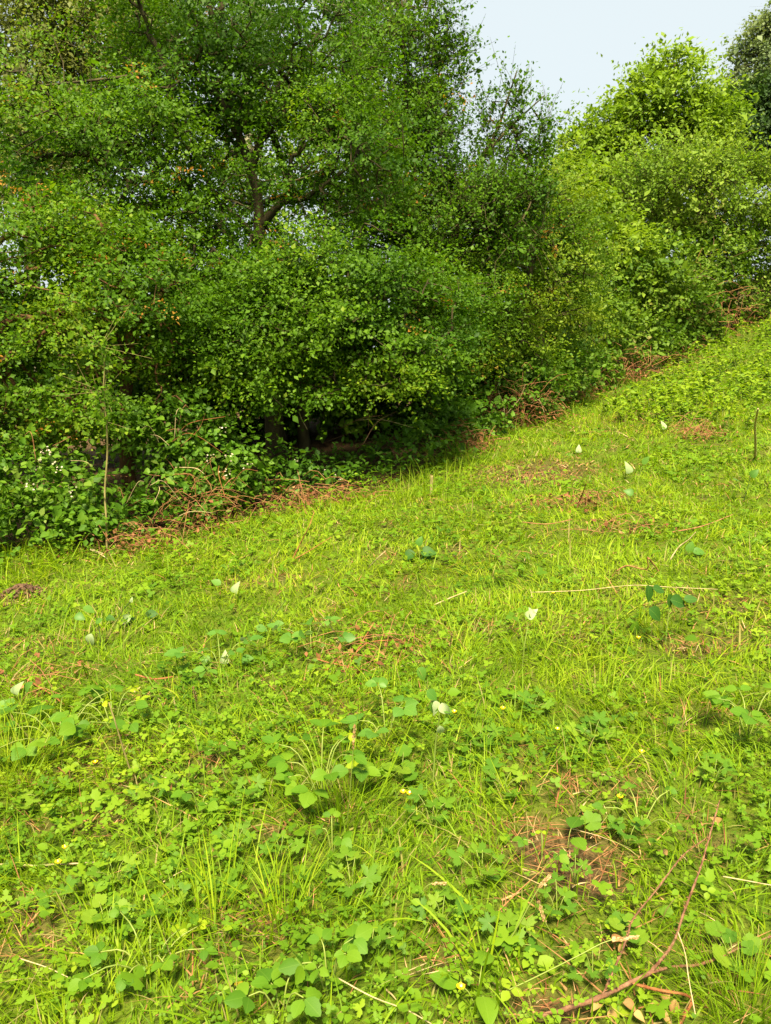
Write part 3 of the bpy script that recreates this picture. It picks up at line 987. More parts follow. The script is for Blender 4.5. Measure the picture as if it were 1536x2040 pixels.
tree('willow_tree', 'olive green sallow bush rising behind the right bramble bank', 'tree', BG,
     [G(1400, 17, .1), T(1400, 560, 17, .09), T(1395, 470, 17, .06), T(1390, 380, 17, .02)],
     [[T(1400, 540, 17, .05), T(1460, 450, 17, .03), T(1500, 380, 17, .01)], [T(1398, 520, 17, .05), T(1320, 440, 16.8, .03), T(1270, 400, 16.6, .01)]],
     [E(1380, 400, 16.8, 1.1, 1.0, .85), E(1480, 420, 17, .9, .9, .95), E(1280, 400, 16.6, .7, .7, .75, .8), E(1300, 340, 16.8, .3, .3, .45, .7), E(1365, 320, 16.9, .25, .3, .4, .8), E(1440, 330, 17, .4, .4, .4, .8), E(1500, 350, 17, .25, .3, .35, .8), E(1540, 480, 17, .7, .8, .9), E(1570, 600, 16.5, .6, .6, .7)],
     M['olive'], M['bark'], dens=20, gap=.42, fr=1.3, vert=True, tint=.5, leaf=.058, tlen=.42, upness=.55, droop=.05, shoots=.02, twig_tubes=True, clump_amp=.3)
tree('dark_tree', 'dark tree with grey drooping sprays at the right edge behind the round bright crown', 'tree', BG,
     [G(1560, 26, .22), T(1560, 400, 26, .18), T(1558, 200, 26, .12), T(1555, 20, 26, .04)],
     [[T(1560, 350, 26, .08), T(1520, 280, 26, .05), T(1490, 230, 26, .02)]],
     [E(1530, 260, 26, 1.3, 1.2, 1.5), E(1480, 300, 25.5, .7, .8, .9)],
     M['dark'], M['bark'], dens=26, gap=.3, tint=.5, leaf=.10, tlen=.5, droop=.2)
tree('ash_tree', 'grey green feathery ash top rising at the right edge of the sky', 'tree', BG,
     [G(1550, 28, .2), T(1550, 300, 28, .14), T(1545, 150, 28, .08), T(1530, 40, 28, .03)],
     [[T(1548, 200, 28, .05), T(1490, 190, 28, .03), T(1440, 180, 28, .012)], [T(1545, 140, 28, .05), T(1510, 80, 28, .02)]],
     [E(1530, 110, 28, .9, .8, 1.2, .5), E(1500, 190, 28, .9, .8, .6, .5), E(1560, 60, 28, .7, .7, 1.0, .6), E(1440, 190, 28, .5, .5, .5, .4)],
     M['greyish'], M['bark'], dens=26, gap=.36, tint=.45, leaf=.10, tlen=.55, droop=.5, upness=.05, twig_tubes=True)
# undergrowth in the hedge that closes the view
UG = 'shrubs in the depth of the hedge'
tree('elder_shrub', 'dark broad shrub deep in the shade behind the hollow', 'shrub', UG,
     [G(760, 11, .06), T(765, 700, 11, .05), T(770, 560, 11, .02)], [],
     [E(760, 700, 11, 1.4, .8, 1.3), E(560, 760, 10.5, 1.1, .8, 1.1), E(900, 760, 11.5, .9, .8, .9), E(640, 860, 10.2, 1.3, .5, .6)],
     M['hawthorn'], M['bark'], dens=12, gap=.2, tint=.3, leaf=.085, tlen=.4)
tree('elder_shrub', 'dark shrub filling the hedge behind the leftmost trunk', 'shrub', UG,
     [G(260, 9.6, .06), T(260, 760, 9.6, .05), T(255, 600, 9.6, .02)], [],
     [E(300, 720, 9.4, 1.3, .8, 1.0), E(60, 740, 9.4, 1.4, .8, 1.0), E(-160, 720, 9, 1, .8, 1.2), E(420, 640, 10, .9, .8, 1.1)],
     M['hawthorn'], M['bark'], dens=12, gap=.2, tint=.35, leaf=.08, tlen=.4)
tree('elder_shrub', 'green shrub between the yellowish hawthorn and the hilltop tree', 'shrub', UG,
     [G(1130, 15.5, .06), T(1130, 600, 15.5, .05), T(1130, 460, 15.5, .02)], [],
     [E(1100, 470, 15.5, 1.2, .9, 1.1), E(1200, 560, 15.5, 1.2, .9, 1.2), E(1000, 560, 14.5, 1.3, .9, 1.4), E(1330, 560, 17.5, 1.5, .8, 1.3)],
     M['bright'], M['bark'], dens=10, gap=.2, tint=.4, leaf=.095, tlen=.4)
# a far strip of wood that closes the hedge line behind
acc = Acc()
tips = np.stack([rng.uniform(-16, 4, 1500), rng.uniform(17, 22, 1500), rng.uniform(-.5, 2.1, 1500)], 1)
foliage(acc, tips, tips - np.array([0, -1, 0]), 5, .12, 8, 3, .6, .3, .2, .3, 0, None)
tag(obj('distant_wood', acc.mesh('distant_wood'), M['hawthorn']), 'low mass of far trees closing the view behind the hedge', 'wood', kind='stuff')

# ------------------------------------------------------------------ bramble thickets at the hedge foot
def thicket(label, ells, mat, canes, blossoms, leaf=.046, dens=62, gap=.26, tint=.5, cane_h=(.5, 1.1), spread_px=None):
    global tri_count
    seed = sum(map(ord, label)) % 89
    cp = crown_points(ells, dens, gap, seed, 1.8)
    tips, cen = cp[:, :3], cp[:, 3:]
    c0 = np.mean([e[0] for e in ells], axis=0)
    base = np.array([c0[0], c0[1], gz(c0[0], c0[1])])
    root = thing('bramble_thicket', label, 'bramble', tuple(base), 'bramble thickets along the hedge foot')
    acc = Acc()
    # leaves in threes on short stalks
    foliage(acc, tips, cen, seed, leaf, 5, 3, .16, .35, .1, tint, .0, lf6s, .9, .07, None, .3)
    acc.V = [v - base for v in acc.V]
    c_o = obj('foliage', acc.mesh('foliage'), mat, root)
    c_o['kind'] = 'stuff'
    tri_count += len(c_o.data.polygons)
    for (a, b, c, r, mt) in canes:
        obj('cane', tube_mesh('cane', [np.array(a) - base, np.array(b) - base, np.array(c) - base], [r, r * .9, r * .5], 5, 5, .15), M[mt], root)
    for p in blossoms:
        fl = Acc()
        q = np.array(p)
        k = 8
        pos = q + rng.normal(0, .02, (k, 3))
        scatter(fl, lf4, pos - base, nrm(rng.normal(0, 1, (k, 3))), nrm(np.array([0, -.6, .6]) + rng.normal(0, .4, (k, 3))), np.full(k, .017), rng.random(k), np.full(k, 1.3))
        b_o = obj('blossom', fl.mesh('blossom'), M['white_petal'], root)
    return root


lf6s = (np.array([(0, 0, 0), (-.36, .35, .06), (-.22, .75, .03), (0, 1, -.08), (.22, .75, .03), (.36, .35, .06)], float),
        np.array([(0, 3, 2), (0, 2, 1), (0, 4, 3), (0, 5, 4)]))


def cane_between(px0, py0, d0, px1, py1, d1, bow, r, mt):
    a, b = dp(px0, py0, d0), dp(px1, py1, d1)
    m_ = (a + b) / 2 + np.array([rng.normal(0, .03), -.03, bow])
    return (a, m_, b, r, mt)


def rand_canes(px, py, wx, wy, d, n, mts=('cane', 'red_twig', 'pale_twig', 'brown_twig'), ln=(40, 110), r=.0026):
    out = []
    for _ in range(n):
        x, y = px + random.uniform(-wx, wx), py + random.uniform(-wy, wy)
        an, le = random.uniform(-2.6, .4), random.uniform(*ln)
        dd = d + random.uniform(-.15, .2)
        x2, y2 = x + math.cos(an) * le, y + math.sin(an) * le * .7
        out.append(cane_between(x, y, dd, x2, y2, dd + random.uniform(-.25, .25), random.uniform(0, .12), r * random.uniform(.7, 1.3), random.choice(mts)))
    return out


def blossom_px(lst, d):
    return [dp(x, y, d) for x, y in lst]


thicket('dark green bramble thicket with white blossoms in the left corner of the field', [E(30, 960, 5.9, .55, .4, .34), E(-90, 960, 6, .5, .4, .45), E(130, 1000, 5.85, .4, .32, .28), E(60, 1050, 5.7, .4, .25, .2), E(190, 1060, 5.75, .3, .25, .2)],
        M['bramble'], rand_canes(130, 930, 70, 60, 5.55, 3) + [cane_between(180, 1093, 5.55, 215, 1110, 5.5, 0, .006, 'pale_twig')],
        blossom_px([(75, 920), (115, 930), (90, 898), (145, 980), (60, 962)], 5.45), tint=.52)
thicket('bramble thicket laced with brown dead canes right of the leftmost trunk', [E(330, 960, 6.3, .42, .35, .36), E(420, 900, 6.5, .4, .35, .35), E(270, 1030, 6, .3, .25, .25), E(360, 1040, 6.1, .32, .25, .2), E(440, 1010, 6.3, .3, .25, .26), E(340, 850, 6.6, .5, .35, .3)],
        M['bramble'], rand_canes(400, 985, 60, 20, 6.0, 22, ('cane', 'red_twig', 'cane'), (40, 130)) + rand_canes(330, 1040, 90, 40, 5.8, 16) + rand_canes(345, 900, 40, 40, 6.1, 8, ('pale_twig', 'red_twig')),
        blossom_px([(440, 852), (455, 908), (490, 925), (452, 945), (415, 915)], 6.05), tint=.5, dens=56)
thicket('shaded bramble thicket below the dark hollow of the hedge', [E(560, 965, 6.8, .38, .25, .27), E(700, 945, 7.3, .48, .3, .25), E(820, 900, 7.8, .42, .3, .3), E(490, 980, 6.5, .32, .25, .3), E(640, 975, 6.9, .34, .22, .2), E(885, 840, 8.5, .36, .35, .35), E(760, 960, 7.0, .3, .2, .15)],
        M['bramble'], rand_canes(600, 990, 110, 25, 6.6, 12, ('cane', 'red_twig', 'brown_twig'), (30, 90)) + rand_canes(640, 860, 100, 30, 7.3, 6, ('pale_twig', 'brown_twig'), (60, 140)),
        blossom_px([(590, 918), (672, 955), (635, 935)], 6.8), tint=.42)
thicket('brown edged bramble thicket at the foot of the yellowish hawthorn', [E(950, 820, 9.2, .5, .4, .4), E(1050, 770, 10, .5, .4, .4), E(880, 890, 8.5, .35, .3, .25), E(1120, 730, 10.8, .6, .4, .4), E(980, 870, 9, .3, .25, .2), E(1040, 812, 10.1, .4, .35, .25)],
        M['bramble'], rand_canes(1020, 840, 70, 25, 9.5, 24, ('cane', 'red_twig', 'cane', 'pale_twig'), (30, 130)) + rand_canes(930, 880, 50, 15, 8.4, 14, ('cane', 'red_twig'), (30, 80)) + rand_canes(1120, 790, 60, 20, 11, 12, ('cane', 'red_twig', 'pale_twig'), (40, 100)),
        [], tint=.5, leaf=.052, dens=42)
thicket('large sunlit bramble bank with pinkish tips below the sallow bush', [E(1290, 560, 15, 1.2, .8, .85), E(1180, 630, 13.2, .7, .6, .6), E(1420, 520, 16.4, .85, .7, .7), E(1370, 610, 15.6, .7, .5, .45), E(1150, 720, 12.4, .5, .45, .35), E(1270, 670, 14, .7, .5, .4), E(1090, 690, 11.8, .4, .4, .45), E(1340, 670, 15, .5, .4, .2), E(1110, 775, 11.5, .45, .35, .28), E(1180, 742, 12.6, .5, .4, .28), E(1245, 722, 13.3, .5, .4, .28), E(1320, 695, 14.5, .5, .4, .26), E(1405, 655, 15.8, .5, .4, .3), E(1480, 600, 17.3, .7, .5, .5), E(1550, 570, 18, .8, .5, .6), E(1500, 530, 17.5, .6, .5, .5, .8)],
        M['bramble_light'], rand_canes(1400, 650, 60, 30, 15.2, 30, ('cane', 'red_twig', 'brown_twig', 'cane'), (25, 80), .0038) + rand_canes(1250, 735, 80, 20, 13.0, 24, ('cane', 'red_twig', 'brown_twig'), (25, 75), .0038) + rand_canes(1420, 560, 60, 50, 14.6, 12, ('brown_twig', 'cane'), (30, 80), .004),
        [], tint=.5, leaf=.062, dens=40, gap=.28)

def debris_heap(px, py, w, h, n, label, d_off=0.0):
    b = at(px, py)
    root = thing('dead_bramble_heap', label, 'dead stems', tuple(b), 'heaps of rusty dead stems along the hedge foot')
    a1, a2 = Acc(), Acc()
    n = int(n * (1.5 if h > .06 else .7))
    d_off = d_off - .1
    c = rng.normal(0, 1, (n, 3)) * np.array([w * .5, .14, h * .4]) + np.array([0, d_off, h * .45 - (.012 if h < .06 else 0)])
    d = nrm(rng.normal(0, 1, (n, 3)) * np.array([1, .6, .55]))
    le = rng.uniform(.12, .4, (n, 1))
    bow = UP * rng.uniform(0, .07, (n, 1))
    for f0, f1 in ((-.5, -.17), (-.17, .17), (.17, .5)):
        tubes(a1, c + d * le * f0 + bow * (1 - (2 * f0) ** 2), c + d * le * f1 + bow * (1 - (2 * f1) ** 2), np.full(n, .0026) * (b[1] / 8) ** .5, np.full(n, .0022) * (b[1] / 8) ** .5, 4)
    m = n * 3
    q = rng.normal(0, 1, (m, 3)) * np.array([w * .55, .16, h * .35]) + np.array([0, d_off, h * .3])
    q[:, 2] = np.abs(q[:, 2]) + .01
    scatter(a2, lf4, q, nrm(rng.normal(0, 1, (m, 3))), nrm(rng.normal(0, .6, (m, 3)) + UP), rng.uniform(.02, .05, m), np.clip(rng.normal(.3, .2, m), 0, .8))
    obj('stems', a1.mesh('stems'), M['cane'], root)['kind'] = 'stuff'
    obj('dead_leaves', a2.mesh('dead_leaves'), M['straw'], root)['kind'] = 'stuff'


for a in [(400, 1050, .45, .3, 55, 'rusty heap of dead bramble stems right of the leftmost trunk'), (300, 1085, .4, .15, 40, 'low brown stems at the foot of the left bramble thicket'), (620, 1005, .5, .18, 50, 'brown dead stems in front of the dark hollow'),
          (1020, 850, .7, .5, 130, 'largest rusty heap of dead stems where the hedge bends uphill'), (930, 895, .35, .2, 40, 'small rusty heap between the hollow and the largest heap'), (1130, 795, .8, .3, 60, 'rusty stems at the foot of the yellowish hawthorn'),
          (1240, 765, .9, .5, 90, 'rusty dead stems at the foot of the sunlit bramble bank'), (1330, 730, .8, .3, 60, 'rusty stems halfway up the foot of the bramble bank'), (1430, 680, 1.0, .9, 110, 'tall tangle of dead stems at the upper end of the bramble bank'),
          (1160, 1000, .5, .05, 60, 'flat rusty stems on the worn patch in the upper right of the field'), (745, 1285, .28, .05, 40, 'flat rusty stems among the orange twigs in the field'), (1385, 870, .3, .12, 26, 'small rusty stalks on the right slope below the pale leaf'),
          (90, 1355, .22, .05, 24, 'flat rusty stems near the left edge of the field'), (1240, 1050, .3, .04, 24, 'flat brown stems beneath the small worn patch on the right')]:
    debris_heap(*a)

# ------------------------------------------------------------------ single plants of the field
def leaf_mesh(name, V, Tt, U=None):
    me = mesh_np(name, V, Tt, None, True, U)
    return me


BR = [leaf_mesh('bramble_leaflet', *ovate(5, w, f, d, .055, .45, 2)) for (w, f, d) in ((.78, .10, .16), (.86, .06, .28), (.70, .14, .10))]
OV = [leaf_mesh('oval_leaf', *ovate(7, w, f, d, 0, .40)) for (w, f, d) in ((.74, .10, .2), (.82, .16, .38), (.66, .05, .1))]
PL = [leaf_mesh('curled_leaf', *ovate(7, w, f, d, 0, .42)) for (w, f, d) in ((.8, .45, .55), (.66, .6, .35), (.72, .3, .8))]
LN = [leaf_mesh('long_leaf', *ovate(7, .34, .2, .3, 0, .5))]
BC = [leaf_mesh('buttercup_leaf', *palmate(*a)) for a in ((3, 6, .55, .12, .15, 2.3), (5, 4, .5, .12, .25, 2.7), (3, 5, .68, .14, .05, 2.5))]
RD = [leaf_mesh('round_leaf', *palmate(5, 3, .16, .06, .3, 3.0))]


def place(me, name, mat, parent, pos, along, normal, size):
    """a leaf as an object of its own; shares its mesh with its likes"""
    key = me.name + '|' + mat.name
    if key not in place.cache:
        m2 = me.copy()
        m2.materials.clear()
        m2.materials.append(mat)
        place.cache[key] = m2
    o = bpy.data.objects.new(name, place.cache[key])
    COL.objects.link(o)
    a = Vector(along).normalized()
    s = a.cross(Vector(normal)).normalized()
    n = s.cross(a)
    from mathutils import Matrix
    R = Matrix((s, a, n)).transposed()
    o.parent = parent
    o.location = Vector(pos)
    o.rotation_mode = 'QUATERNION'
    o.rotation_quaternion = R.to_quaternion()
    o.scale = (size, size, size)
    return o


place.cache = {}


def rv(s):
    return np.array([random.gauss(0, s), random.gauss(0, s), random.gauss(0, s)])


def bramble_plant(px, py, label, reach, n_leaf, size, height=.14, yellow=0, mat='near_bramble', tipmat='yellow_leaf', fan=(0, 6.283)):
    """bramble shoot: a few arching stems, leaves of three or five leaflets"""
    b = at(px, py)
    root = thing('bramble_plant', label, 'bramble', tuple(b), 'young brambles growing in the field')
    n = 0
    for k in range(n_leaf):
        az = fan[0] + (fan[1] - fan[0]) * (k + random.uniform(.2, .8)) / n_leaf
        rr = reach * random.uniform(.45, 1.0)
        h = height * random.uniform(.6, 1.15)
        e = np.array([math.cos(az) * rr, math.sin(az) * rr, h])
        e[2] += gz(b[0] + e[0], b[1] + e[1]) - b[2]
        st = obj('leaf_stalk', tube_mesh('leaf_stalk', [(0, 0, -.02), e * .5 + np.array([0, 0, h * .35]), e], [.0024, .002, .0014], 5, 3), M['stem'], root)
        d = np.array([math.cos(az), math.sin(az), random.uniform(-.15, .25)])
        mt = M[tipmat] if k < (yellow + 1) // 2 else M[mat]
        s = size * random.uniform(.7, 1.05) * (.5 if k < yellow else (.62 if b[1] < 2.1 else .8))
        nm = np.array([0, -.25, 1]) + rv(.36)
        for q, (ang, f) in enumerate(((0, 1.0), (1.25, .85), (-1.25, .85), (2.2, .6), (-2.2, .6))[: 5 if random.random() < .35 else 3]):
            c, s_ = math.cos(ang), math.sin(ang)
            dd = np.array([d[0] * c - d[1] * s_, d[0] * s_ + d[1] * c, d[2] + random.gauss(0, .12)])
            place(random.choice(BR), 'leaflet', mt, st, e + dd * s * .10, dd, nm + rv(.15), s * f)
    return root


bramble_plant(640, 1590, 'large bramble in the middle of the field with bright yellow young tips', .19, 13, .082, .17, 3)
bramble_plant(120, 1480, 'wide low bramble on the left edge of the field above the lone yellow buttercup', .26, 12, .085, .14, 2)
bramble_plant(225, 1455, 'bramble beside the long straight green stalk with three lime coloured leaves', .20, 9, .085, .13, 3)
bramble_plant(662, 1700, 'small upright bramble of three leaves below the large middle bramble', .05, 3, .07, .10)
bramble_plant(655, 1985, 'dull green bramble stem at the bottom edge with leaves set one above another', .10, 5, .078, .13, 0, 'near_bramble')
bramble_plant(300, 1935, 'sprawling bramble near the bottom left with yellow tips', .17, 9, .062, .08, 3)
bramble_plant(1490, 1470, 'bramble with big leaves leaning in from the right edge', .2, 7, .085, .15, 0)
bramble_plant(440, 1515, 'little lime green bramble seedling left of the large middle bramble', .06, 4, .055, .08, 2)
bramble_plant(455, 2015, 'tiny bramble shoot with orange yellow leaves at the bottom edge', .04, 2, .055, .06, 2, 'near_bramble', 'orange_leaf')
bramble_plant(560, 2025, 'broad leaved bramble cut off by the bottom edge', .08, 4, .085, .09)
bramble_plant(400, 1625, 'yellow green bramble seedling of three round leaflets in the left half of the field', .05, 3, .07, .09, 1)
bramble_plant(1080, 1720, 'pale green bramble sprig on the left rim of the bare soil patch', .06, 3, .055, .08, 1)
bramble_plant(1275, 1650, 'bramble leaves close behind the tip of the dead cane', .12, 5, .055, .07)
bramble_plant(620, 1300, 'bramble with greyish leaves next to the orange twigs', .17, 6, .085, .14, 0, 'grey_green')
bramble_plant(770, 1480, 'bramble of large dull leaves right of the yellow tips', .15, 5, .085, .15, 0, 'grey_green')
bramble_plant(440, 1335, 'grey leaved bramble in the middle of the left half of the field', .2, 6, .09, .13, 0, 'grey_green')


def seedling(px, py, label, top, leaves, stem='stem', r=.003, cat='seedling', name='tree_seedling'):
    """young shoot: stem through pixel points with heights, leaves (px, py, size, material, tilt)"""
    b = at(px, py)
    root = thing(name, label, cat, tuple(b), 'young shoots standing in the field')
    dep = b[1]
    pts = [np.array([0, 0, -.02])] + [dp(x, y, dep + random.uniform(-.02, .02)) - b for x, y in top]
    obj('stem', tube_mesh('stem', pts, list(np.linspace(r, r * .5, len(pts))), 6, 5, .1), M[stem], root)
    for (x, y, s, mt, aim) in leaves:
        p = dp(x, y, dep) - b
        sx, sz = math.cos(math.radians(aim)), math.sin(math.radians(aim))
        al = np.array([sx, random.uniform(-.5, .1), sz])
        nm = np.array([-sz * .5, -.75, .6 + .4 * abs(sx)]) + rv(.2)
        if mt == 'pale_leaf':
            nm = np.array([random.gauss(0, .3), -1, .4])
        j = min(range(len(pts)), key=lambda q: np.linalg.norm(pts[q] - p))
        lo = place(random.choice(PL if mt == 'pale_leaf' else OV), 'leaf', M[mt], root, p, al, nm, s * (.75 if mt == 'pale_leaf' else .8))
    return root


seedling(862, 1560, 'tall shoot with twisted pale leaves right of the field middle', [(868, 1480), (875, 1420), (862, 1390), (835, 1335)],
         [(858, 1395, .075, 'pale_leaf', -70), (880, 1400, .06, 'pale_leaf', -60), (832, 1330, .06, 'grey_green', -50), (850, 1375, .06, 'grey_green', -40), (870, 1395, .06, 'grey_green', -110), (876, 1445, .05, 'pale_leaf', -80), (880, 1410, .05, 'grey_green', -20)])
seedling(1325, 1290, 'shoot with hanging dark green leaves in the right half of the field', [(1330, 1240), (1335, 1210), (1345, 1195)],
         [(1290, 1165, .10, 'deep_green', -80), (1300, 1172, .08, 'deep_green', -10), (1332, 1183, .09, 'deep_green', -75), (1335, 1195, .10, 'deep_green', -10), (1362, 1195, .08, 'deep_green', 10), (1292, 1212, .10, 'deep_green', -35)])
seedling(195, 1300, 'dark bent stem carrying one white leaf on the left of the field', [(200, 1275), (196, 1245), (190, 1225)],
         [(182, 1262, .09, 'pale_leaf', -100), (150, 1225, .07, 'grey_green', -10), (190, 1240, .06, 'grey_green', 30), (165, 1210, .08, 'grey_green', -20)], 'dark_stem')
seedling(225, 1245, 'dark sprawling shoot with a rolled white leaf beyond the bent stem', [(245, 1215), (270, 1190)],
         [(262, 1226, .10, 'pale_leaf', -145), (255, 1228, .10, 'deep_green', -60), (290, 1222, .09, 'deep_green', 0), (210, 1232, .07, 'deep_green', 10), (262, 1200, .04, 'pale_leaf', 80)], 'dark_stem')
seedling(455, 1330, 'grey green shoot with one pale leaf between the two grey brambles', [(452, 1300)], [(446, 1322, .085, 'pale_leaf', 80), (420, 1315, .07, 'grey_green', 170), (480, 1315, .08, 'grey_green', 20)])
seedling(525, 1275, 'thin dark shoot standing left of the orange twigs', [(535, 1245), (570, 1195)], [(510, 1248, .08, 'grey_green', -20), (545, 1245, .07, 'grey_green', 20), (500, 1278, .04, 'pale_leaf', 60)], 'dark_stem')
seedling(835, 1118, 'small dark green shoot in the upper middle of the field', [(836, 1095)], [(826, 1100, .11, 'deep_green', 200), (838, 1100, .12, 'deep_green', 10), (834, 1088, .08, 'grey_green', 80), (842, 1108, .10, 'deep_green', -30)])
seedling(1040, 1330, 'yellow stalk topped by a single pale leaf', [(1045, 1285), (1053, 1240)], [(1052, 1232, .07, 'pale_leaf', 60), (1062, 1230, .06, 'pale_leaf', 110)])
seedling(45, 1430, 'grey shoot with upright pale leaf at the left edge', [(42, 1400), (38, 1375)], [(36, 1385, .085, 'pale_leaf', 80), (30, 1395, .07, 'grey_green', 200), (52, 1380, .08, 'grey_green', 70), (20, 1405, .08, 'grey_green', 170)])
seedling(470, 1195, 'pale leaf on a short stalk at the far side of the left half', [(470, 1180)], [(470, 1182, .09, 'pale_leaf', 85), (440, 1165, .08, 'grey_green', 150), (455, 1210, .1, 'grey_green', -30)])
seedling(1250, 955, 'round white leaf on a stalk in the upper right of the field', [(1250, 945)], [(1249, 944, .13, 'pale_leaf', 90)])
seedling(1152, 905, 'small pale round leaf near the worn path', [(1152, 900)], [(1152, 902, .10, 'pale_leaf', 90), (1140, 905, .10, 'grey_green', 180)])
seedling(1322, 860, 'pale round leaf on the right slope below the leafy bank', [(1322, 852)], [(1322, 856, .12, 'pale_leaf', 90), (1332, 856, .1, 'grey_green', 0)])
seedling(1265, 1010, 'tall thin shoot with grey leaves in the right half', [(1270, 970), (1278, 930)], [(1280, 925, .09, 'grey_green', 60), (1262, 985, .09, 'grey_green', 150)])
seedling(1375, 1110, 'grey green leaf pair right of the forked red twig', [(1374, 1100)], [(1372, 1102, .09, 'grey_green', 80), (1380, 1100, .09, 'grey_green', 10)])
seedling(1480, 1000, 'dark thin stalk near the right edge of the field', [(1490, 970), (1495, 945)], [(1478, 965, .12, 'grey_green', 140), (1495, 950, .09, 'grey_green', 60)], 'dark_stem')
seedling(1265, 1265, 'single round green leaf below the long pale cane', [(1265, 1250)], [(1264, 1262, .08, 'near_bramble', 90)])

# leafy weeds on the bank at the right
weeds = [(1290, 790), (1330, 770), (1370, 790), (1350, 735), (1400, 745), (1440, 770), (1420, 705), (1470, 720), (1500, 760), (1530, 700), (1480, 670), (1520, 650), (1540, 780), (1310, 815), (1390, 820), (1450, 815), (1560, 730), (1545, 640)]
wl_lab = ['nettle like weed lowest on the leafy bank', 'broad clump of weeds above the pale round leaf', 'weed clump in the middle of the leafy bank', 'weed clump touching the brown dead canes', 'tall weeds below the bramble bank end', 'bright weeds in the right half of the leafy bank',
          'weed clump at the top of the leafy bank under dead canes', 'pale spotted weed clump on the upper bank', 'weeds near the right edge above the upright stick', 'weeds highest on the right edge but one', 'weed clump just right of the dead cane tangle', 'weeds standing highest beside the sallow bush',
          'weeds cut by the right edge beside the upright stick', 'low weeds at the left foot of the leafy bank', 'weeds at the middle foot of the leafy bank', 'weeds at the right foot of the leafy bank', 'weeds cut off by the right edge halfway up the bank', 'weeds cut off by the right edge at the top of the bank']
wproto = []
for v in range(3):
    a1, a2 = Acc(), Acc()
    k = 20
    stems = rng.normal(0, .30, (k, 3)) * np.array([1.3, 1, 0])
    hh = rng.uniform(.12, .36, k)
    tipp = stems * 1.25 + UP * hh[:, None]
    tubes(a2, stems - UP * .08, tipp, np.full(k, .004), np.full(k, .002), 4)
    for q in range(k):
        m_ = 16
        t = rng.uniform(.3, 1.0, m_)
        p = stems[q] + (tipp[q] - stems[q]) * t[:, None]
        az = rng.random(m_) * 6.283
        al = np.stack([np.cos(az), np.sin(az), rng.normal(-.1, .25, m_)], 1)
        scatter(a1, lf6s, p, al, nrm(UP + rng.normal(0, .3, (m_, 3))), rng.uniform(.04, .075, m_), np.clip(.72 + .3 * (t - .5) + rng.normal(0, .16, m_), 0, .9))
    me1, me2 = a1.mesh('weed_foliage'), a2.mesh('weed_stem')
    me1.materials.append(M['cover'])
    me2.materials.append(M['stem'])
    wproto.append((me1, me2))
for i, (w, lb) in enumerate(zip(weeds, wl_lab)):
    b = at(min(w[0], 1560), w[1] + 25)
    root = thing('weed_clump', lb, 'weeds', tuple(b), 'leafy weeds on the bank at the right')
    root.rotation_euler = (0, 0, random.uniform(0, 6.28))
    s = random.uniform(.8, 1.15)
    root.scale = (s, s, s)
    f = obj('foliage', wproto[i % 3][0], None, root)
    f['kind'] = 'stuff'
    obj('stems', wproto[i % 3][1], None, root)['kind'] = 'stuff'
    for q in range(1 if i in (1, 3, 7, 9, 11, 4) else 0):
        place(random.choice(OV), 'pale_leaf', M['pale_leaf'], root, (random.uniform(-.25, .25), random.uniform(-.3, 0), random.uniform(.28, .38)), rv(1), (rv(.3) + np.array([0, -.6, .8])), .07)


def buttercup_plant(px, py, label, n, size, mesh=None, mat='buttercup_leaf', name='buttercup_plant', cat='weed', h=.06):
    b = at(px, py)
    root = thing(name, label, cat, tuple(b), 'leafy weeds growing low in the near grass')
    for k in range(n):
        az = 6.283 * (k + random.random() * .7) / n
        rr = size * random.uniform(.6, 1.7) if n > 1 else .005
        e = np.array([math.cos(az) * rr, math.sin(az) * rr, h * random.uniform(.6, 1.3)])
        e[2] += gz(b[0] + e[0], b[1] + e[1]) - b[2]
        obj('leaf_stalk', tube_mesh('leaf_stalk', [(0, 0, -.01), e * .5 + np.array([0, 0, .012]), e], [.0016, .0014, .001], 4, 3), M['stem'], root)
        place(random.choice(mesh or BC), 'leaf', M[mat], root, e, (math.cos(az), math.sin(az), random.uniform(-.1, .3)), np.array([0, -.3, 1]) + rv(.25), size * random.uniform(.8, 1.2) * 1.5)
    return root


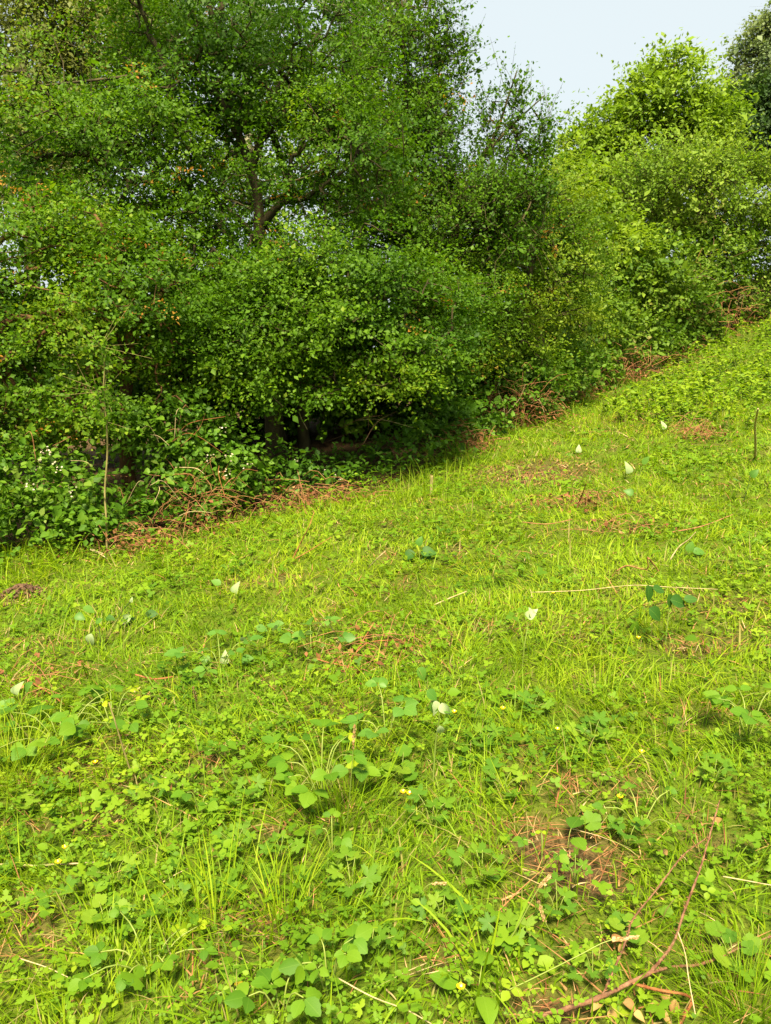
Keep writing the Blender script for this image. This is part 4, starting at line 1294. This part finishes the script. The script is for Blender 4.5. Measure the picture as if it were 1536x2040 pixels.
for a in [(1172, 1668, 'single round scalloped leaf at the top of the bare soil patch', 1, .05, RD), (1145, 1762, 'small dark rosette growing in the bare soil patch', 6, .022, None),
          (1250, 1690, 'leafy weed right of the bare soil patch', 5, .035, None), (700, 1775, 'deeply cut buttercup leaves left of the soil patch', 7, .045, None), (500, 1600, 'buttercup leaves beneath the little lime seedling', 6, .04, None),
          (470, 1700, 'buttercup clump between the thin straws of the left half', 7, .036, None), (860, 1640, 'buttercup leaves below the tall pale leaved shoot', 7, .04, None), (1000, 1580, 'buttercup clump above the near brown patch', 7, .04, None),
          (960, 1500, 'lush buttercup clump right of the tall pale leaved shoot', 8, .045, None), (1060, 1420, 'buttercup clump under the yellow stalk', 8, .045, None), (1180, 1480, 'wide buttercup clump in the right half', 8, .045, None),
          (300, 1600, 'buttercup clump below the yellow flower on the left', 7, .038, None), (230, 1760, 'buttercup clump right of the pale straw on the left edge', 7, .036, None), (120, 1810, 'buttercup leaves near the lower left edge', 7, .034, None),
          (350, 1830, 'buttercup leaves above the sprawling yellow tipped bramble', 7, .034, None), (880, 1840, 'buttercup clump left of the flowering grass', 7, .036, None), (960, 1760, 'cut leaved weed with starry leaves left of the soil patch', 7, .04, None),
          (1240, 1885, 'round leaves crowding under the dead cane', 6, .032, RD), (1180, 1960, 'low leaves just above the thick end of the dead cane', 6, .03, None), (1460, 1930, 'round leaves beyond the lower side branch of the cane', 6, .03, RD),
          (1010, 1900, 'broad leaves left of the flowering grass head', 5, .036, None), (210, 1850, 'low round leaves in the lower left', 6, .03, RD), (560, 1720, 'buttercup clump above the small soil hole', 7, .036, None),
          (1420, 1560, 'buttercup clump near the tip of the dead cane', 7, .04, None), (1110, 1830, 'leaf clump between soil patch and flowering grass', 6, .034, None), (740, 1900, 'cut leaves above the pale slanting straw', 6, .034, None),
          (90, 1600, 'buttercup clump on the left edge in yellowish grass', 7, .04, None), (800, 1560, 'round leaves between the large bramble and the pale shoot', 6, .035, RD)]:
    buttercup_plant(*a)
seed_green = buttercup_plant(1130, 1690, 'broad pale green leaf on the rim of the bare soil', 2, .04, BR, 'near_bramble')
buttercup_plant(950, 2005, 'wide oval leaf pair right of the buttercup at the bottom', 3, .04, OV, 'near_bramble')


def flower(px, py, label, h=.05):
    b = at(px, py, h)
    g = np.array([b[0], b[1] + .01, gz(b[0], b[1] + .01)])
    root = thing('buttercup_flower', label, 'flower', tuple(g), 'yellow buttercup flowers in the grass')
    e = b - g
    obj('stem', tube_mesh('stem', [(0, 0, -.01), e * .5 + rv(.004), e], [.001, .0009, .0008], 4, 3), M['stem'], root)
    for k in range(5):
        az = 6.283 * k / 5 + .3
        place(LNP, 'petal', M['petal'], root, e + np.array([math.cos(az), math.sin(az), 0]) * .001, (math.cos(az), math.sin(az), .55), (-math.cos(az) * .5, -math.sin(az) * .5, 1), .0125)
    o = obj('flower_centre', tube_mesh('flower_centre', [e, e + UP * .003, e + UP * .005], [.003, .003, .001], 6, 2), M['petal'], root)
    return root


LNP = leaf_mesh('petal', *ovate(4, .95, .1, -.25, 0, .6))
for a in [(918, 1970, 'bright buttercup flower at the bottom, left of the dead cane'), (816, 1583, 'buttercup flower between the large bramble and the pale shoot'), (803, 1580, 'paler buttercup flower touching the one by the pale shoot'),
          (190, 1520, 'buttercup flower alone in yellowish grass on the left'), (510, 1562, 'buttercup flower at the left foot of the large bramble'), (130, 1690, 'buttercup flower above the pale straw on the left edge'),
          (116, 1720, 'buttercup flower lying against the pale straw'), (138, 1780, 'buttercup flower below the pale straw on the left'), (1235, 1590, 'tiny buttercup flower above the dead cane'),
          (650, 1338, 'tiny buttercup flower at the end of the orange twigs'), (1102, 1182, 'tiny buttercup flower on the long pale cane'), (1272, 1272, 'tiny buttercup flower under the single round leaf'),
          (1110, 1455, 'tiny buttercup flower in the wide buttercup clump'), (905, 1420, 'tiny buttercup flower right of the tall pale leaved shoot'), (1002, 1413, 'tiny buttercup flower left of the yellow stalk foot'), (1278, 1500, 'tiny buttercup flower in the right half near the big leaves')]:
    flower(*a)

# ------------------------------------------------------------------ dead cane, twigs, straws
def stick(name, label, cat, pts, r0, r1, mat, sides=7, group='twigs and stalks lying in the field', bump=.15, knots=.12):
    """pts: (px, py, height above ground)"""
    P = [at(*p) for p in pts]
    b = np.array([P[0][0], P[0][1], P[0][2]])
    o = obj(name, tube_mesh(name, [p - b for p in P], list(np.linspace(r0, r1, len(P)) * .72), sides, 6, bump, knots), M[mat], None, tuple(b))
    return tag(o, label, cat, group)


P = [at(1040, 2034, .02), at(1120, 2012, .03), at(1200, 1985, .045), at(1300, 1935, .06)]
b0 = P[0]
cane = thing('bramble_cane', 'long dead reddish bramble cane with thorns and side branches at the lower right', 'dead cane', tuple(b0))


def cane_part(name, pts, r, mat='dead_cane', parent=cane):
    Q = [at(*p) - b0 for p in pts]
    o = obj(name, tube_mesh(name, Q, r, 8, 9, .34, .3), M[mat], parent)
    C, _ = catmull(Q, r, 7)
    return o, C


_, c1 = cane_part('main_stem', [(1035, 2036, .015), (1120, 2012, .03), (1200, 1985, .045), (1300, 1935, .06)], [.005, .0049, .0047, .004])
_, c2 = cane_part('side_branch', [(1297, 1936, .06), (1340, 1880, .085), (1365, 1810, .10), (1395, 1730, .11), (1415, 1660, .12), (1433, 1597, .13)], [.0036, .003, .0027, .0024, .0021, .0018], 'dead_cane')
_, c3 = cane_part('side_branch', [(1297, 1938, .06), (1340, 1926, .05), (1400, 1920, .05), (1470, 1890, .05), (1545, 1862, .05)], [.003, .0029, .0027, .0024, .002], 'dead_cane')
_, c4 = cane_part('side_branch', [(1200, 1984, .045), (1228, 1920, .06), (1250, 1865, .07), (1262, 1830, .075), (1310, 1770, .08), (1360, 1705, .085), (1410, 1668, .09)], [.0022, .0023, .0023, .0022, .002, .0018, .0012], 'dead_cane')
_, c5 = cane_part('side_branch', [(1262, 1960, .05), (1310, 1972, .035), (1375, 1986, .03), (1366, 2020, .02), (1350, 2045, .01)], [.003, .0032, .0032, .003, .0026], 'red_twig')
th = Acc()
allp = np.concatenate([c1, c2, c3, c4, c5])
q = np.repeat(allp, 2, 0)
dv = nrm(rng.normal(0, 1, q.shape)) * rng.uniform(.006, .011, (len(q), 1))
tubes(th, q, q + dv, np.full(len(q), .0015), np.full(len(q), .0002), 4)
obj('thorns', th.mesh('thorns'), M['cane'], cane)['kind'] = 'stuff'
for (x, y) in [(1215, 2010), (1240, 1996), (1262, 2020), (1290, 2000), (1310, 2015), (1195, 2000), (1335, 1980), (1345, 1990), (1300, 1945), (1220, 1880), (1248, 1900), (1330, 1700), (1432, 1640), (1460, 1925)]:
    p = at(x, y, .03) - b0
    place(random.choice(PL), 'dry_leaf', M['dry_leaf'], cane, p, rv(1), np.array([0, -.5, 1]) + rv(.5), random.uniform(.022, .035))

for a in [('twig', 'pale straw coloured stick lying in from the left edge', 'twig', [(-20, 1722, .025), (60, 1724, .03), (120, 1722, .03), (188, 1718, .03)], .004, .003, 'pale_twig'),
          ('twig', 'reddish upright dock stalk leaning at the hedge foot', 'stalk', [(580, 1120, .01), (597, 1085, .12), (615, 1050, .25), (626, 1020, .33)], .006, .003, 'red_twig'),
          ('twig', 'reddish stalk lying right of the leaning dock stalk', 'stalk', [(585, 1115, .02), (620, 1095, .06), (660, 1070, .1)], .005, .003, 'red_twig'),
          ('twig', 'orange twig slanting up through the middle of the field', 'twig', [(690, 1335, .02), (715, 1290, .05), (745, 1240, .09)], .005, .003, 'red_twig'),
          ('twig', 'orange twig lying flat left of the slanting orange twig', 'twig', [(628, 1312, .05), (655, 1320, .05), (705, 1330, .05)], .005, .003, 'red_twig'),
          ('twig', 'orange twig crossing right of the slanting orange twig', 'twig', [(700, 1310, .05), (735, 1280, .06), (800, 1275, .06)], .004, .003, 'red_twig'),
          ('twig', 'thin orange twig lowest of the crossing orange twigs', 'twig', [(640, 1350, .03), (665, 1318, .05), (690, 1300, .05)], .004, .003, 'red_twig'),
          ('twig', 'short orange twig above the grey leaved bramble', 'twig', [(618, 1212, .03), (626, 1228, .03), (630, 1240, .03)], .006, .004, 'red_twig'),
          ('twig', 'knobbly red brown stick in the left half of the field', 'twig', [(270, 1344, .04), (300, 1352, .035), (320, 1352, .035), (345, 1348, .04)], .006, .005, 'red_twig'),
          ('twig', 'long thin pale cane lying across the right half of the field', 'twig', [(1060, 1180, .08), (1160, 1176, .09), (1260, 1166, .1), (1340, 1170, .1), (1430, 1174, .08)], .0026, .002, 'pale_twig'),
          ('twig', 'forked red twig standing over the long pale cane', 'twig', [(1228, 1138, .05), (1250, 1127, .09), (1288, 1134, .09), (1290, 1110, .17)], .006, .004, 'cane'),
          ('twig', 'red twig stub right of the forked red twig', 'twig', [(1292, 1112, .15), (1305, 1128, .08), (1312, 1138, .04)], .006, .004, 'cane'),
          ('twig', 'pale curved twig above the forked red twig', 'twig', [(1335, 1115, .03), (1352, 1090, .1), (1372, 1075, .15), (1386, 1060, .2)], .006, .003, 'pale_twig'),
          ('twig', 'short pale twig in the middle distance', 'twig', [(865, 1205, .04), (900, 1190, .06), (930, 1178, .08)], .005, .003, 'pale_twig'),
          ('twig', 'reddish stalk standing over the brown worn patch', 'stalk', [(1152, 1005, .02), (1160, 985, .12), (1168, 963, .24)], .008, .004, 'red_twig'),
          ('twig', 'bare upright stick at the right edge of the field', 'stick', [(1504, 912, .0), (1505, 880, .3), (1504, 850, .55), (1510, 815, .85)], .014, .008, 'pale_twig'),
          ('twig', 'thin orange twig in the lower part of the left half', 'twig', [(365, 1565, .03), (385, 1578, .03), (410, 1590, .03)], .003, .002, 'red_twig'),
          ('twig', 'long pale straw slanting down at the bottom edge', 'straw', [(672, 1948, .05), (740, 1985, .05), (810, 2012, .05), (860, 2040, .05)], .0022, .0018, 'pale_twig'),
          ('twig', 'grey straw at the lower left edge', 'straw', [(35, 1908, .04), (100, 1930, .045), (165, 1962, .04)], .002, .0015, 'pale_twig'),
          ('twig', 'bent dry straw hanging over the near grass', 'straw', [(1350, 1855, .13), (1365, 1900, .12), (1372, 1950, .10), (1385, 2020, .06)], .0018, .0016, 'pale_twig'),
          ('twig', 'yellow straw lying at the right edge beyond the cane', 'straw', [(1440, 1746, .06), (1490, 1755, .06), (1545, 1765, .06)], .0022, .0016, 'pale_twig'),
          ('twig', 'reddish broken twig on the left near the grey shoot', 'twig', [(52, 1352, .03), (80, 1370, .04), (100, 1382, .03), (130, 1405, .03)], .006, .004, 'red_twig'),
          ('twig', 'dark twig standing on the left edge of the field', 'twig', [(52, 1312, .02), (55, 1295, .08), (62, 1278, .14)], .004, .003, 'brown_twig'),
          ('twig', 'long straight yellow green stalk beside the left bramble', 'stalk', [(263, 1545, .02), (245, 1490, .14), (230, 1440, .25), (217, 1400, .33)], .0042, .003, 'sapling_bark'),
          ('twig', 'thin brown twig lying beyond the tall worn path', 'twig', [(1340, 1060, .05), (1400, 1048, .06), (1460, 1025, .08)], .006, .004, 'cane'),
          ('twig', 'brown twig along the lower edge of the far worn patch', 'twig', [(1040, 1040, .05), (1090, 1044, .05), (1140, 1035, .06)], .005, .004, 'cane'),
          ('twig', 'pale dry stalk bent over near the leaning dock stalk', 'straw', [(735, 1130, .05), (752, 1112, .16), (768, 1098, .2)], .004, .003, 'pale_twig'),
          ('twig', 'fallen pale straw in the left half below the knobbly stick', 'straw', [(320, 1545, .03), (360, 1562, .03), (395, 1580, .03)], .002, .0015, 'pale_twig'),
          ('twig', 'tiny pale twig in the lower left half', 'straw', [(325, 1757, .03), (350, 1742, .035), (375, 1730, .035)], .0025, .002, 'pale_twig'),
          ('twig', 'dry twig fallen at the foot of the slender sapling', 'twig', [(180, 1095, .08), (200, 1104, .06), (215, 1114, .04)], .006, .004, 'pale_twig')]:
    stick(*a)
# short wooden stake in the tall grass by the hedge
b = at(859, 985)
s_ = obj('wooden_stake', tube_mesh('wooden_stake', [(0, 0, -.1), (0.002, 0, .1), (.004, 0, .16), (.004, 0, .162)], [.014, .013, .013, .009], 6, 3, .15), M['wood_stake'], None, tuple(b))
tag(s_, 'short weathered wooden stake in the tall grass at the hedge foot', 'stake')

# slender sapling in front of the left trunk
b = at(213, 1098)
sap = thing('sapling', 'slender pale sapling with one straight bare stem in front of the hedge', 'sapling', tuple(b))
dep = b[1] - .02
pts = [np.array([0, 0, -.03])] + [dp(x, y, dep) - b for x, y in ((212, 1040), (209, 980), (214, 900), (212, 840), (206, 780), (208, 730), (200, 690))]
obj('stem', tube_mesh('stem', pts, [.0085, .0075, .007, .0064, .006, .005, .004, .002], 7, 6, .15, .1), M['sapling_bark'], sap)
acc = Acc()
tw = Acc()
k = 46
t0 = np.array([pts[i] for i in rng.integers(4, 8, k)])
te = t0 + rng.normal(0, .13, (k, 3)) + np.array([0, -.04, .04])
tubes(tw, t0, te, np.full(k, .0016), np.full(k, .0008), 4)
obj('twigs', tw.mesh('twigs'), M['sapling_bark'], sap)['kind'] = 'stuff'
for q in range(k):
    m_ = 9
    t = rng.uniform(.2, 1.1, m_)
    p = t0[q] + (te[q] - t0[q]) * t[:, None] + rng.normal(0, .02, (m_, 3))
    scatter(acc, lf4, p, nrm(rng.normal(0, 1, (m_, 3))), nrm(UP + rng.normal(0, .5, (m_, 3)) + np.array([0, -.4, 0])), rng.uniform(.03, .05, m_), np.clip(rng.normal(.7, .12, m_), 0, .92))
obj('crown', acc.mesh('crown'), M['hawthorn'], sap)['kind'] = 'stuff'

# molehill at the left
b = at(45, 1190)
k = 170
acc = Acc()
pp = rng.normal(0, 1, (k, 2)) * np.array([.075, .06])
oc = (np.array([(1, 0, 0), (-1, 0, 0), (0, 1, 0), (0, -1, 0), (0, 0, 1), (0, 0, -1)], float), np.array([(0, 2, 4), (2, 1, 4), (1, 3, 4), (3, 0, 4), (2, 0, 5), (1, 2, 5), (3, 1, 5), (0, 3, 5)]))
zz = .07 * np.exp(-(pp ** 2).sum(1) / .012) + .01
scatter(acc, oc, np.stack([pp[:, 0], pp[:, 1], zz], 1), nrm(rng.normal(0, 1, (k, 3))), nrm(rng.normal(0, 1, (k, 3))), rng.uniform(.006, .017, k), np.full(k, .5))
mole = thing('molehill', 'dark crumbly molehill at the left edge of the field', 'molehill', tuple(b))
obj('soil_crumbs', acc.mesh('soil_crumbs'), M['soil'], mole)['kind'] = 'stuff'

# flowering grass stalks
def grass_stalk(label, pts, r, head=5, mat='stem'):
    P = [at(*p) for p in pts]
    b = P[0]
    root = thing('grass_stalk', label, 'grass stalk', tuple(b), 'flowering grass stalks above the field')
    Q = [p - b for p in P]
    obj('stem', tube_mesh('stem', Q, list(np.linspace(r, r * .6, len(Q))), 5, 6), M[mat], root)
    C, _ = catmull(Q, [r] * len(Q), 8)
    C = C[-max(8, len(C) // 5):]
    acc = Acc()
    c = np.repeat(C, head, 0)
    d = nrm(np.repeat(np.gradient(C, axis=0), head, 0))
    n = len(c)
    scatter(acc, lf4, c + rng.normal(0, r * .8, (n, 3)), nrm(d + rng.normal(0, .3, (n, 3))), nrm(rng.normal(0, 1, (n, 3))), np.full(n, r * 6), rng.uniform(.75, 1, n))
    obj('seed_head', acc.mesh('seed_head'), M['straw'], root)


for a in [('long arching grass stalk with pale drooping seed head left of the dead cane', [(985, 1985, .02), (1060, 1950, .07), (1150, 1905, .11), (1210, 1875, .14), (1265, 1868, .14)], .0018),
          ('fine grass stalk with pale head left of the soil patch', [(830, 1800, .02), (840, 1780, .06), (855, 1762, .09), (885, 1760, .09)], .0015),
          ('leaning grass stalk with green head below the soil patch', [(1000, 1900, .02), (1040, 1830, .12), (1070, 1775, .19), (1092, 1748, .22)], .0018),
          ('straw coloured grass head right of the leaning green head', [(1100, 1860, .03), (1088, 1840, .06), (1075, 1800, .1)], .0016),
          ('dry grass stalk in the left half below the grey bramble', [(395, 1430, .02), (392, 1400, .1), (385, 1372, .18)], .002),
          ('tall grass stalk in front of the large bramble', [(690, 1650, .02), (697, 1580, .16), (703, 1500, .3), (706, 1450, .38)], .0018),
          ('grass stalk rising from the middle distance', [(895, 1320, .02), (897, 1290, .12), (900, 1262, .22)], .002)]:
    grass_stalk(*a)
# tall tufts of long bright blades
def tuft(px, py, label, n, h, spread=.05, w=.004, tn=.6):
    b = at(px, py)
    acc = Acc()
    x = b[0] + rng.normal(0, spread, n)
    y = b[1] + rng.normal(0, spread, n)
    az = np.arctan2(y - b[1], x - b[0]) + rng.normal(0, .6, n)
    blades(acc, x, y, h * np.exp(rng.normal(0, .3, n)), np.full(n, w) * rng.uniform(.6, 1.4, n), az, np.abs(rng.normal(.35, .25, n)), np.clip(rng.normal(.4, .3, n), 0, 1.2), np.clip(rng.normal(tn, .14, n), .12, 1), 4)
    acc.V = [v - b for v in acc.V]
    root = thing('grass_tuft', label, 'grass tuft', tuple(b), 'tufts of longer grass in the field')
    obj('blades', acc.mesh('blades'), M['grass'], root)['kind'] = 'stuff'
    return root


for a in [(1490, 2020, 'fine dense grass tuft in the lower right corner', 420, .11, .06, .0022, .42), (680, 1620, 'long grass blades at the foot of the large bramble', 90, .2, .06, .004, .5), (430, 1850, 'tuft of long blades in the lower left half', 70, .2, .06, .004, .65),
          (980, 1960, 'broad grass blades right of the bottom buttercup', 22, .17, .05, .006, .5), (560, 1840, 'upright tuft by the small soil hole', 60, .19, .04, .004, .65), (1060, 1320, 'tuft of tall blades around the yellow stalk', 80, .2, .1, .004, .55),
          (1190, 1400, 'tuft of tall blades in the right half', 80, .2, .1, .004, .6), (885, 975, 'tall pale grass beside the short wooden stake', 150, .2, .3, .0045, .6), (820, 995, 'tall pale grass left of the short wooden stake', 150, .2, .28, .0045, .55),
          (960, 925, 'tall pale grass beyond the stake where the hedge foot turns', 150, .2, .35, .005, .6), (1180, 850, 'tall light grass beside the worn path on the slope', 170, .2, .4, .006, .6), (20, 1560, 'coarse tuft with fine yellow blades on the left edge', 150, .2, .09, .003, .75),
          (60, 1530, 'fine yellowish tuft above the leftmost buttercup clump', 120, .17, .09, .003, .8)]:
    tuft(*a)

total = sum(len(o.data.polygons) for o in SC.objects if o.type == 'MESH')
print('objects', len(SC.objects), 'polygons', total, 'trees', tri_count)
